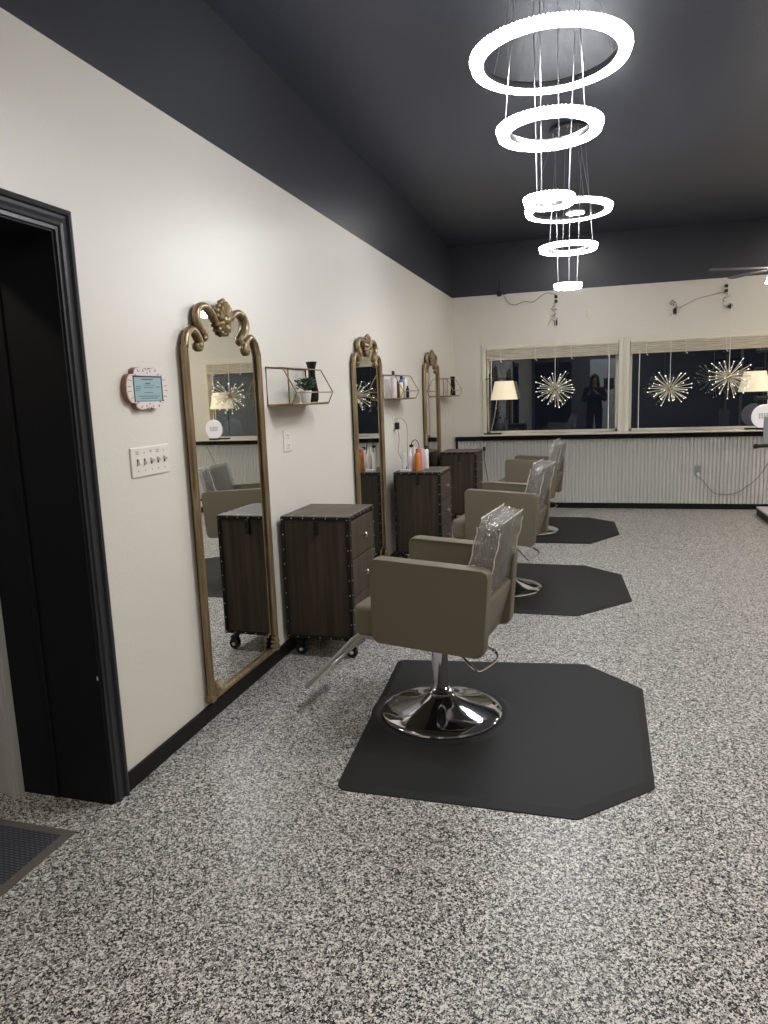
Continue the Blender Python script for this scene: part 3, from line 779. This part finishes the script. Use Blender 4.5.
# light switch plate, five toggles
t = thing('light_switch', 'wide cream plate of five toggle switches beside the doorway', 'light switch', (0, 2.508, 1.273))
b = bm_new(); rbox(b, (0.004, 0, 0), (0.008, 0.262, 0.120), 0.004); obj('cover_plate', b, 'white_plastic', t)
for k in range(5):
    y = -0.092+k*0.046; up = -1 if k < 2 else 1
    b = bm_new(); rbox(b, (0.014, y, 0.004*up), (0.020, 0.008, 0.012), 0.002, 2, (0, Rd(25*up), 0)); s_ = obj('toggle', b, 'white_plastic', t)
    b = bm_new(); rbox(b, (0.0085, y, 0), (0.0012, 0.011, 0.026), 0.0004, 1); box(b, (0.008, y-0.002, 0.033), (0.0088, y+0.002, 0.037)); box(b, (0.008, y-0.002, -0.037), (0.0088, y+0.002, -0.033)); obj('toggle_slot', b, 'plate_dark', s_)
    if k in (0, 3, 2):
        b = bm_new()
        for q in range(2 if k != 2 else 1): box(b, (0.008, y-0.010, 0.041-q*0.008), (0.0087, y+0.009, 0.043-q*0.008))
        o_ = obj('written_mark', b, 'plate_dark', t)
# ornate small frame with licence card
t = thing('picture_frame', 'small scalloped pale frame holding a blue certificate, above the switches', 'picture frame', (0, 2.502, 1.563))
def scallop(sc, n=None):
    q = [(0.0, 0.070), (0.022, 0.079), (0.055, 0.083), (0.080, 0.074), (0.088, 0.057), (0.108, 0.056), (0.128, 0.042), (0.138, 0.018), (0.139, 0.0)]
    p = [(y, z) for y, z in q]+[(y, -z) for y, z in reversed(q[:-1])]
    p += [(-y, z) for y, z in reversed(p[1:-1])]
    c = catmull([(y, z) for y, z in p]+[p[0]], 4)[:-1]
    out = [(v[0]*sc, v[1]*sc) for v in c]
    return out if n is None else [out[int(i*len(out)/n)] for i in range(n)]
b = bm_new(); prism(b, scallop(1.0), 'X', 0.0, 0.022); obj('frame_side', b, 'frame_copper', t)
b = bm_new(); prism(b, scallop(0.985), 'X', 0.020, 0.027); ball(b, (0.02, 0, 0.075), 0.010, (1, 1, 0.8)); ball(b, (0.02, 0, -0.075), 0.010, (1, 1, 0.8)); obj('frame_face', b, 'frame_pink', t)
b = bm_new()
for i in range(26):
    a = 2*PI*i/26+0.1; r0, r1 = 0.97, 0.72
    p = scallop(1.0, 26)[i]; tube(b, [(0.0275, p[0]*0.95, p[1]*0.93), (0.0285, p[0]*0.86+0.004*math.sin(i*3), p[1]*0.82), (0.0275, p[0]*0.80, p[1]*0.86)], 0.0011, 5)
obj('engraving', b, 'frame_copper', t)
b = bm_new(); box(b, (0.0272, -0.096, -0.050), (0.0292, 0.096, 0.050)); obj('rebate', b, 'black_plastic', t)
b = bm_new(); box(b, (0.0290, -0.094, -0.049), (0.0302, 0.086, 0.044)); cd = obj('certificate', b, 'card_blue', t)
b = bm_new()
def line(y0, y1, z, h=0.0022): box(b, (0.0301, y0, z-h/2), (0.0305, y1, z+h/2))
line(-0.045, 0.030, 0.036, 0.004); line(-0.022, 0.010, 0.020, 0.004); line(-0.085, -0.055, 0.008); line(-0.085, -0.05, 0.001); line(-0.085, -0.058, -0.006)
line(0.045, 0.075, 0.006); line(-0.035, 0.03, 0.004); line(-0.03, 0.025, -0.016); line(-0.07, 0.07, -0.030); line(-0.055, 0.055, -0.038); line(-0.04, 0.04, 0.013, 0.0015)
obj('printed_lines', b, 'ink', cd)

# adapter and cords at outlet of the middle station
t = thing('power_adapter', 'black plug adapter in the wall outlet above the middle trolley', 'adapter', (0.012, 6.28, 1.225))
b = bm_new(); rbox(b, (0.018, 0, 0), (0.034, 0.05, 0.062), 0.006); obj('adapter_body', b, 'black_plastic', t)
b = bm_new(); tube(b, catmull([(0.02, 0, -0.03), (0.03, 0.01, -0.12), (0.015, 0.03, -0.25), (0.10, -0.02, -0.38)], 6), 0.0025, 6); obj('cord', b, 'cord_grey', t)
b = bm_new(); tube(b, catmull([(0.018, 6.285, 1.285), (0.05, 6.36, 1.29), (0.085, 6.41, 1.22), (0.10, 6.36, 1.08), (0.11, 6.31, 0.95), (0.115, 6.30, 0.845)], 6), 0.0025, 6)
tag(obj('looped_cord', b, 'cord_grey', None, True), 'thin grey cord looping from the outlet down to the middle trolley', 'cord')

# ------------------------------------------------------------------ ring chandeliers
plain('ring_glow', (255, 255, 255), 0.3, emit=(246, 249, 255), es=24.0)
def make_chandelier(label):
    t = thing('ring_chandelier', label, 'chandelier', (0, 0, H2), 0, 'tiered ring chandeliers')
    b = bm_new(); lathe(b, [(0, 0), (0.14, 0), (0.14, -0.02), (0.132, -0.028), (0, -0.028)], 40); cn = obj('canopy', b, 'casing_grey', t, True)
    b = bm_new()
    for k in range(9):
        a = k*2*PI/9; cyl(b, (0.11*math.cos(a), 0.11*math.sin(a), -0.027), (0.11*math.cos(a), 0.11*math.sin(a), -0.05), 0.006, n=8)
    obj('cable_gripper', b, 'satin_steel', cn, True)
    for i, (R, z, ox, oy) in enumerate(((0.303, -0.565, 0, 0), (0.202, -0.825, 0.0, 0), (0.097, -1.09, -0.0, 0))):
        w = 0.050 if i < 2 else 0.040; h = 0.024
        b = bm_new()
        lathe(b, [(R-w+0.004, 0.0), (R-0.004, -0.006), (R, 0.006), (R+0.002, h*0.5), (R, h-0.004)], 96)
        # crystal facets round the outer band
        for k in range(int(R*2*PI/0.016)):
            a = k*0.016/R; ball(b, (R*math.cos(a), R*math.sin(a), h-0.003), 0.006, (1, 1, 1.2), 5, 3)
        g = obj('glowing_ring', b, 'ring_glow', t, True, (ox, oy, z))
        b = bm_new(); lathe(b, [(R-0.002, h-0.002), (R-0.004, h+0.004), (R-w, h+0.004), (R-w-0.002, h), (R-w-0.002, 0.001), (R-w+0.004, 0.0015), (R-w+0.006, h-0.006), (R-0.004, h-0.006)], 96, closed=True)
        obj('metal_band', b, 'satin_steel', g, True)
        for k in range(3):
            a = k*2*PI/3+0.5+i*0.9; ca, sa = math.cos(a), math.sin(a)
            b = bm_new(); tube(b, [(0.11*ca, 0.11*sa, -0.04), (ox+(R-w/2)*ca, oy+(R-w/2)*sa, z+h)], 0.0017, 5)
            obj('suspension_cable', b, 'wire_silver', t)
    return t
RC = make_chandelier('three-ring LED chandelier nearest the camera, above the first chair'); RC.location = (1.565, 3.06, H2)
dup(RC, (1.56, 5.54, H2), Rd(25), 'three-ring LED chandelier farther off, seen below the nearest one')
# small ceiling discs
def disc_light(x, y, r, label, mat='led_disc', grp=None, z=H2):
    t = thing('ceiling_light', label, 'ceiling light', (x, y, z), 0, grp)
    b = bm_new(); lathe(b, [(0, 0), (r, 0), (r, -0.012), (r*0.94, -0.02), (r*0.88, -0.014), (0, -0.014)], 32); obj('trim_ring', b, 'white_plastic', t, True)
    b = bm_new(); lathe(b, [(0, -0.0145), (r*0.87, -0.0145), (r*0.86, -0.018), (0, -0.021)], 32); obj('diffuser', b, mat, t, True)
disc_light(1.55, 8.03, 0.10, 'small round ceiling light seen inside the large ring of the farther chandelier')
disc_light(1.26, 7.53, 0.08, 'small round ceiling light seen through the smallest ring of the nearest chandelier')
for (x, y) in ((4.4, 0.6), (4.4, 3.6), (4.6, 6.9), (5.2, 8.4), (1.9, -2.0), (2.6, -0.6)):  # invented lamps out of view, added to brighten the room
    disc_light(x, y, 0.24, 'added round flush ceiling light outside the view, brightening the salon', 'added_room_light', 'added flush ceiling lights outside the view')

disc_light(-0.95, 1.3, 0.10, 'added small flush ceiling light brightening the hall beyond the dark doorway', 'added_room_light', None, 2.6)  # unseen lamp added to lift the white trim past the doorway
# ------------------------------------------------------------------ starburst pendants
plain('rod_metal', (225, 220, 205), 0.3, 0.3)
BURST = {}
def make_burst(label, seed):
    t = thing('starburst_pendant', label, 'pendant light', (0, 0, 0), 0, 'starburst pendants in front of the windows')
    rr = random.Random(seed)
    b = bm_new(); ball(b, (0, 0, 0), 0.034, u=16, v=10); obj('core', b, 'gold_core', t, True)
    b = bm_new(); cyl(b, (0, 0, 0.03), (0, 0, 0.17), 0.009, 0.006, 12); obj('stem', b, 'wire_silver', t, True)
    n = 54; g = PI*(3-5**0.5); rod = None
    for k in range(n):
        z = 1-2*(k+0.5)/n; r_ = math.sqrt(1-z*z); a = k*g
        if z > 0.9: continue
        d = Vector((r_*math.cos(a), r_*math.sin(a), z)); L = rr.choice((0.15, 0.19, 0.215, 0.235))+rr.uniform(-0.01, 0.01)
        q = Vector((0, 0, 1)).rotation_difference(d)
        if rod is None:
            if 'rod' not in BURST:
                m_ = bm_new(); tube(m_, [(0, 0, 0.03), (0, 0, 0.2)], 0.0042, 5); rod = obj('rod', m_, 'rod_metal', t, True)
                m_ = bm_new(); ball(m_, (0, 0, 0.204), 0.0068, (1, 1, 1), 6, 4); tip = obj('bulb_tip', m_, 'led_tip', rod, True); BURST['rod'] = rod; BURST['tip'] = tip
            else:
                rod = BURST['rod'].copy(); COL.objects.link(rod); rod.parent = t; tip = BURST['tip'].copy(); COL.objects.link(tip); tip.parent = rod
            c = rod
        else:
            c = rod.copy(); COL.objects.link(c); c.parent = t; tp = BURST['tip'].copy(); COL.objects.link(tp); tp.parent = c
        c.rotation_mode = 'QUATERNION'; c.rotation_quaternion = q; c.scale = (1, 1, L/0.2)
    b = bm_new(); tube(b, [(0, 0, 0.15), (0, 0, 0.88)], 0.0035, 6); obj('hanging_cord', b, 'cord_white', t)
    return t
def burst_at(x, z, label, ztop, seed):
    t = make_burst(label, seed); y = 8.98 if x < 3 else 8.80; t.location = (x, y, z)
    c = [o for o in t.children if o.name.startswith('hanging_cord')][0]
    c.scale = (1, 1, (ztop-z)/0.88)
    # hook on the wall from which the pendant hangs
    b = bm_new(); tube(b, [(0, FY-y, ztop-z+0.02), (0, 0.04, ztop-z+0.02), (0, -0.006, ztop-z+0.0), (0, 0.004, ztop-z-0.012)], 0.004, 6); rbox(b, (0, FY-y-0.003, ztop-z+0.02), (0.03, 0.006, 0.05), 0.002)
    obj('wall_hook', b, 'white_plastic', t)
    return t
burst_at(1.305, 1.515, 'starburst pendant alone in front of the left window', 2.35, 1)
burst_at(2.61, 1.465, 'lower starburst pendant near the centre post, right window', 2.30, 2)
burst_at(3.205, 1.572, 'higher starburst pendant beside the right lampshade', 2.36, 3)

# sockets, plugs and tangled cords high on the end wall
def socket(x, z, label):
    t = thing('socket_pair', label, 'outlet', (x, FY, z), 0)
    b = bm_new(); rbox(b, (0, -0.003, 0), (0.075, 0.006, 0.12), 0.002); obj('cover_plate', b, 'white_plastic', t)
    for s in (-1, 1):
        b = bm_new(); rbox(b, (0, -0.018, s*0.027), (0.036, 0.028, 0.034), 0.005); obj('plug', b, 'black_plastic', t)
socket(1.30, 2.60, 'outlet with two black plugs high above the left window')
socket(3.21, 2.585, 'outlet with two black plugs high above the right window')
def tangle(x, z, h, seed, mat, label, tail=None):
    rr = random.Random(seed); pts = [(x, FY-0.02, z+h/2)]
    for k in range(13): pts.append((x+rr.uniform(-0.045, 0.045), FY-0.02-rr.uniform(0, 0.03), z+h/2-h*(k+1)/14+rr.uniform(-0.03, 0.03)))
    pts.append((x, FY-0.025, z-h/2))
    if tail: pts += tail
    b = bm_new(); tube(b, catmull(pts, 4), 0.003, 5); tag(obj('tangled_cord', b, mat, None, True), label, 'cord')
tangle(1.285, 2.44, 0.20, 11, 'cord_grey', 'bundled grey cord above the left window, below its socket', [(1.24, FY-0.03, 2.36), (1.20, FY-0.03, 2.28)])
tangle(3.215, 2.47, 0.16, 12, 'cord_grey', 'bundled grey cord above the right window, below its socket')
tangle(2.645, 2.43, 0.12, 13, 'cord_grey', 'small cord bundle above the blind beside the white centre post')
def adapter(x, z, w, h, label, rot=0):
    b = bm_new(); rbox(b, (x, FY-0.025, z), (w, 0.04, h), 0.006, 2, (0, rot, 0)); tag(obj('cord_adapter', b, 'black_plastic'), label, 'adapter')
adapter(1.30, 2.315, 0.035, 0.06, 'small black adapter hanging below the cord bundle, left window')
adapter(2.665, 2.365, 0.035, 0.065, 'small black adapter above the lower starburst pendant')
adapter(3.255, 2.385, 0.05, 0.05, 'tilted black adapter above the higher starburst pendant', Rd(35))
b = bm_new(); tube(b, catmull([(0.66, FY-0.01, 2.69), (0.72, FY-0.01, 2.60), (0.80, FY-0.01, 2.565), (0.92, FY-0.01, 2.60), (1.02, FY-0.01, 2.585), (1.12, FY-0.01, 2.65), (1.20, FY-0.01, 2.68), (1.30, FY-0.02, 2.65)], 6), 0.0035, 6)
tag(obj('extension_cord', b, 'cord_grey', None, True), 'dark cord running along the top of the end wall from bracket to plugs', 'cord')
b = bm_new(); tube(b, catmull([(3.21, FY-0.02, 2.55), (3.05, FY-0.01, 2.52), (2.9, FY-0.01, 2.49), (2.75, FY-0.01, 2.42), (2.66, FY-0.02, 2.40)], 6), 0.0025, 6)
tag(obj('extension_cord', b, 'cord_grey', None, True), 'thin cord slanting between the two bundles above the right window', 'cord')
t = thing('speaker_bracket', 'black bracket at the top of the end wall, left of the plugs', 'bracket', (0.61, FY, 2.71))
b = bm_new(); rbox(b, (0, -0.03, 0), (0.05, 0.06, 0.06), 0.004); obj('bracket_body', b, 'black_plastic', t)
b = bm_new(); rbox(b, (0.05, -0.02, 0.0), (0.07, 0.02, 0.02), 0.004); rbox(b, (-0.0, -0.012, 0.09), (0.012, 0.02, 0.15), 0.003); obj('bracket_arm', b, 'black_plastic', t)
b = bm_new(); lathe(b, [(0, 0), (0.045, 0), (0.045, 0.006), (0.03, 0.01), (0, 0.01)], 24); b.transform(Matrix.Translation((1.69, FY+0.001, 2.40)) @ Matrix.Rotation(PI/2, 4, 'X') @ Matrix.Diagonal((0.8, 1.3, 1, 1)))
tag(obj('blank_cover', b, 'white_plastic', None, True), 'small oval white cover on the end wall above the left window', 'wall cover')

# cord by the far trolley, cord from the far outlet
t = thing('hanging_plug', 'black plug with a dark cord hanging beside the farthest trolley', 'plug', (0.40, FY-0.045, 0.775))
b = bm_new(); rbox(b, (0, -0.014, 0), (0.03, 0.028, 0.055), 0.005); obj('plug_body', b, 'black_plastic', t)
b = bm_new(); tube(b, catmull([(0, -0.01, -0.02), (0.01, -0.012, -0.2), (0.045, -0.012, -0.42), (0.08, -0.012, -0.60), (0.06, -0.03, -0.767)], 6), 0.004, 6); obj('cord', b, 'black_plastic', t)
t = thing('plugged_cord', 'white plug and thin cord curving right across the corrugated panel', 'cord', (2.975, FY-0.033, 0.44))
b = bm_new(); rbox(b, (0.005, -0.016, -0.01), (0.034, 0.034, 0.05), 0.006, 2, (0, Rd(-20), 0)); obj('plug_body', b, 'white_plastic', t)
b = bm_new(); tube(b, catmull([(0.01, -0.015, -0.04), (0.07, -0.01, -0.10), (0.15, -0.01, -0.20), (0.22, -0.01, -0.245), (0.34, -0.01, -0.255), (0.45, -0.01, -0.225), (0.55, -0.01, -0.15), (0.64, -0.01, -0.07), (0.72, -0.01, 0.05), (0.80, -0.01, 0.2), (0.9, -0.01, 0.42)], 6), 0.0045, 6); obj('cord', b, 'cord_grey', t)

# ------------------------------------------------------------------ lamps on the sill
def make_lamp(label, px, sx):
    t = thing('table_lamp', label, 'lamp', (0, 0, WB), 0, 'lamps on the window sill')
    b = bm_new(); box(b, (-0.11, -0.042, 0), (0.11, 0.042, 0.016), 0.004); obj('base', b, 'black_metal', t)
    b = bm_new(); tube(b, [(px, 0.0, 0.015), (px, 0.0, 0.765)], 0.006, 8); obj('pole', b, 'black_metal', t)
    b = bm_new(); tube(b, [(px-0.05, 0, 0.70), (sx, -0.0, 0.70)], 0.005, 8); cyl(b, (sx, 0, 0.70), (sx, 0, 0.66), 0.012, n=12); obj('arm', b, 'black_metal', t)
    b = bm_new(); lathe(b, [(0.170, 0.435), (0.116, 0.665), (0.113, 0.665), (0.167, 0.435)], 40, (sx, -0.0, 0), closed=True); obj('lamp_shade', b, 'lamp_shade', t, True)
    b = bm_new(); tube(b, [(sx-0.10, -0.0, 0.66), (sx-0.0, 0, 0.66)], 0.003, 6); ball(b, (sx, 0, 0.60), 0.032, (1, 1, 1.3)); obj('bulb', b, 'bulb_glow', t, True)
    if px > 0: return t
    b = bm_new(); tube(b, [(sx-0.09, -0.03, 0.435), (sx-0.12, -0.03, 0.22), (sx-0.17, -0.03, 0.016)], 0.0045, 5); ball(b, (sx-0.10, -0.03, 0.33), 0.010); obj('pull_chain', b, 'wire_silver', t)
    return t
LY = FY-0.012
L1 = make_lamp('cone-shaded lamp on the sill at the left end of the left window', -0.035, 0.15); L1.location = (0.52, 9.13, WB)
L2 = make_lamp('cone-shaded lamp on the sill at the right edge of the picture', 0.10, -0.03); L2.location = (3.565, 9.135, WB+0.0)
# deeper sill ledge carrying the lamps
b = bm_new(); box(b, (0.38, FY-0.24, WB-0.016), (3.86, FY-0.073, WB-0.002), 0.004); struct('trim_5', b, 'cream_frame', label='cream window ledge carrying the lamps')
# round vanity disc
t = thing('vanity_mirror', 'round white disc on a small black stand, right end of the window sill', 'vanity mirror', (3.635, 9.045, WB-0.002))
b = bm_new(); rbox(b, (0, 0, 0.012), (0.15, 0.07, 0.024), 0.006); obj('base', b, 'black_plastic', t)
b = bm_new(); lathe(b, [(0, -0.008), (0.132, -0.008), (0.138, 0), (0.132, 0.008), (0, 0.008)], 48, (0, 0, 0.15), 'Y'); obj('disc', b, 'vanity_disc', t, True)
b = bm_new()
for i in range(5):
    for j in range(3): box(b, (-0.06+i*0.026, -0.0095, 0.13+j*0.022), (-0.042+i*0.026, -0.0085, 0.142+j*0.022))
obj('grid_marks', b, 'soft_grey', t)

# ------------------------------------------------------------------ right edge: stand, platform, ceiling fan
b = bm_new(); box(b, (3.57, 7.7, 0.0), (4.8, 8.88, 0.075)); t = thing('low_platform', 'low dark-edged platform with pale top, right edge by the end wall', 'platform', (0, 0, 0))
obj('platform_base', b, 'black_trim', t)
b = bm_new(); box(b, (3.565, 7.695, 0.075), (4.8, 8.885, 0.095), 0.003); obj('platform_top', b, 'lilac_top', t)
t = thing('equipment_stand', 'grey upright stand with black arms at the right edge', 'stand', (3.51, 8.0, 0.095))
b = bm_new(); lathe(b, [(0, 0), (0.09, 0), (0.09, 0.015), (0.03, 0.03), (0, 0.03)], 32, (0.16, 0, 0)); cyl(b, (0.16, 0, 0.02), (0.16, 0, 1.95), 0.016); obj('pole', b, 'satin_steel', t, True)
b = bm_new(); box(b, (-0.095, -0.02, 0.75), (0.03, 0.02, 1.06), 0.008); box(b, (-0.04, -0.015, 1.06), (-0.01, 0.015, 1.80), 0.005); obj('upright_panel', b, 'soft_grey', t)
for z, x0 in ((0.765, -0.165), (1.25, -0.18), (1.72, -0.18)):
    b = bm_new(); tube(b, [(x0, -0.03, z), (0.17, -0.0, z+0.01)], 0.018, 8); ball(b, (x0, -0.03, z), 0.026); obj('arm', b, 'black_plastic', t, True)

t = thing('ceiling_fan', 'dark ceiling fan with bright light kit, cut by the right edge', 'ceiling fan', (3.16, 6.5, H2-0.03), 0)
b = bm_new(); lathe(b, [(0, 0.03), (0.07, 0.03), (0.06, -0.05), (0.02, -0.06), (0, -0.06)], 24); cyl(b, (0, 0, -0.05), (0, 0, -0.80), 0.013, n=12); obj('downrod', b, 'black_metal', t, True)
b = bm_new(); lathe(b, [(0, -0.77), (0.05, -0.775), (0.085, -0.81), (0.09, -0.87), (0.075, -0.91), (0.05, -0.92), (0, -0.92)], 32); obj('motor_housing', b, 'black_metal', t, True)
for k in range(5):
    a = Rd(122+72*k); b = bm_new()
    prism(b, [(0.08, -0.015), (0.16, -0.025), (0.52, -0.035), (0.55, -0.02), (0.55, 0.02), (0.52, 0.035), (0.16, 0.025), (0.08, 0.015)], 'Z', -0.003, 0.003)
    b.transform(Matrix.Translation((0, 0, -0.895)) @ Matrix.Rotation(a, 4, 'Z') @ Matrix.Rotation(Rd(6), 4, 'X')); obj('blade', b, 'blade_grey', t)
for k in range(3):
    a = Rd(200+120*k); b = bm_new(); c = (0.06*math.cos(a), 0.06*math.sin(a), -0.94)
    lathe(b, [(0.016, 0.0), (0.03, -0.02), (0.05, -0.075), (0.047, -0.075), (0.028, -0.022), (0.014, -0.002)], 20, c); ball(b, (c[0], c[1], c[2]-0.04), 0.032, (1, 1, 1.2)); obj('light_globe', b, 'fan_globe', t, True)
b = bm_new(); lathe(b, [(0, -0.91), (0.04, -0.915), (0.035, -0.96), (0.02, -1.03), (0.03, -1.05), (0.0, -1.06)], 20); ball(b, (-0.05, 0, -1.045), 0.025); obj('finial', b, 'black_plastic', t, True)

# ------------------------------------------------------------------ the photographer, seen only reflected in the window
def skin_mesh(name, verts, edges, radii, mat, parent, sub=2, rootv=0):
    me = bpy.data.meshes.new(name); me.from_pydata([Vector(v) for v in verts], edges, []); me.materials.append(M[mat])
    o = bpy.data.objects.new(name, me); COL.objects.link(o)
    if parent: o.parent = parent
    sk = o.modifiers.new('Skin', 'SKIN'); sk.use_smooth_shade = True
    for i, v in enumerate(me.skin_vertices[0].data):
        r_ = radii[i]; v.radius = (r_, r_) if not isinstance(r_, tuple) else r_; v.use_root = (i == rootv)
    sb = o.modifiers.new('Subsurf', 'SUBSURF'); sb.levels = sub; sb.render_levels = sub
    return o
PX, PY = 1.80, -0.42
person = thing('person', 'person in dark top and wine-red trousers photographing, reflected in the left window', 'person', (PX, PY, 0))
V_ = []; E_ = []; R_ = []
def av(p, r_, par=None):
    V_.append(p); R_.append(r_); i = len(V_)-1
    if par is not None: E_.append((par, i))
    return i
pel = av((0, 0, 0.90), (0.15, 0.11)); ab = av((0, 0.0, 1.05), (0.13, 0.10), pel); che = av((0, 0, 1.22), (0.15, 0.11), ab); nk0 = av((0, 0.0, 1.36), (0.06, 0.055), che)
nk = av((0, 0.01, 1.42), 0.05, nk0); hd = av((0, 0.03, 1.50), (0.07, 0.085), nk); ht = av((0, 0.03, 1.59), (0.066, 0.08), hd); av((0, 0.115, 1.515), 0.014, hd)
for s in (-1, 1):
    sh = av((s*0.17, 0, 1.31), 0.055, che); el = av((s*0.235, 0.10, 1.07), 0.042, sh); wr = av((s*0.075-0.03, 0.295, 1.24), 0.026, el)
    pm = av((s*0.05-0.055, 0.33, 1.285), (0.030, 0.018), wr)
    for k in range(4):
        f1 = av((s*0.045-0.06, 0.345+0.003*k, 1.27+0.020*k), 0.009, pm); av((s*0.034-0.06, 0.362, 1.268+0.021*k), 0.008, f1)
    th = av((s*0.035-0.06, 0.322, 1.32), 0.010, pm); av((s*0.028-0.06, 0.338, 1.335), 0.009, th)
    hip = av((s*0.09, 0, 0.84), 0.085, pel); kn = av((s*0.095, 0.01, 0.47), 0.058, hip); an = av((s*0.095, -0.01, 0.09), 0.035, kn); av((s*0.10, 0.09, 0.035), (0.038, 0.028), an)
body = skin_mesh('body', V_, E_, R_, 'skin', person)
# jacket
V_ = []; E_ = []; R_ = []
p00 = av((0, 0, 0.74), (0.20, 0.15)); p0 = av((0, 0, 0.86), (0.19, 0.145), p00); p1 = av((0, 0, 1.05), (0.17, 0.135), p0); p2 = av((0, 0, 1.23), (0.175, 0.135), p1); p3 = av((0, 0, 1.36), (0.085, 0.075), p2)
for s in (-1, 1):
    a_ = av((s*0.18, 0, 1.31), 0.078, p2); c_ = av((s*0.235, 0.095, 1.065), 0.068, a_); av((s*0.085-0.028, 0.27, 1.225), 0.042, c_)
skin_mesh('jacket', V_, E_, R_, 'dark_top', person)
V_ = []; E_ = []; R_ = []
p0 = av((0, 0, 0.93), (0.165, 0.12)); 
for s in (-1, 1):
    a_ = av((s*0.095, 0, 0.80), 0.105, p0); c_ = av((s*0.10, 0.01, 0.45), 0.078, a_); av((s*0.10, -0.01, 0.10), 0.065, c_)
skin_mesh('trousers', V_, E_, R_, 'wine_trousers', person)
for s in (-1, 1):
    b = bm_new(); rbox(b, (s*0.10, 0.045, 0.035), (0.09, 0.25, 0.07), 0.03, 4); obj('shoe', b, 'black_plastic', person, True)
b = bm_new(); ball(b, (0, -0.005, 1.545), 0.112, (0.92, 0.95, 1.08), 24, 16); ball(b, (0, -0.06, 1.42), 0.12, (1.0, 0.55, 1.2), 20, 12)
for s in (-1, 1): ball(b, (s*0.075, 0.01, 1.42), 0.06, (0.6, 0.8, 2.0), 16, 10)
obj('hair', b, 'hair', person, True)
person.scale = (1.12, 1.1, 1.12)
b = bm_new(); rbox(b, (1.725, -0.0085, 1.455), (0.075, 0.007, 0.15), 0.004, 3)
tag(obj('phone', b, 'black_plastic'), 'black phone held up by the person reflected in the left window', 'phone')

# ------------------------------------------------------------------ world, camera, view
w = bpy.data.worlds.new('night'); SC.world = w; w.use_nodes = True
bg = w.node_tree.nodes['Background']; bg.inputs[0].default_value = (0.012, 0.015, 0.021, 1); bg.inputs[1].default_value = 0.2

F, YAW, PIT, ROLL, CX = 706.039, 0.2887, 0.1628, -0.036, 1.739
cy, sy, cp, sp = math.cos(YAW), math.sin(YAW), math.cos(PIT), math.sin(PIT)
fwd = Vector((-sy*cp, cy*cp, -sp)); right = Vector((cy, sy, 0)); up = right.cross(fwd)
r_ = right*math.cos(ROLL)+up*math.sin(ROLL); u_ = -right*math.sin(ROLL)+up*math.cos(ROLL)
cam = bpy.data.cameras.new('camera'); co = bpy.data.objects.new('camera', cam); COL.objects.link(co)
mt = Matrix((( r_.x, u_.x, -fwd.x, CX), (r_.y, u_.y, -fwd.y, 0.0), (r_.z, u_.z, -fwd.z, 1.5), (0, 0, 0, 1)))
co.matrix_world = mt
cam.sensor_fit = 'VERTICAL'; cam.sensor_height = 36; cam.lens = F*36/1024; cam.clip_start = 0.01; cam.clip_end = 100
SC.camera = co
SC.view_settings.view_transform = 'Standard'; SC.view_settings.look = 'None'; SC.view_settings.gamma = 1; SC.view_settings.use_curve_mapping = False
SC.view_settings.exposure = 1.56
SC.cycles.use_denoising = True
SC.cycles.max_bounces = 8; SC.cycles.transparent_max_bounces = 12; SC.cycles.sample_clamp_indirect = 6
SC.cycles.caustics_reflective = False; SC.cycles.caustics_refractive = False
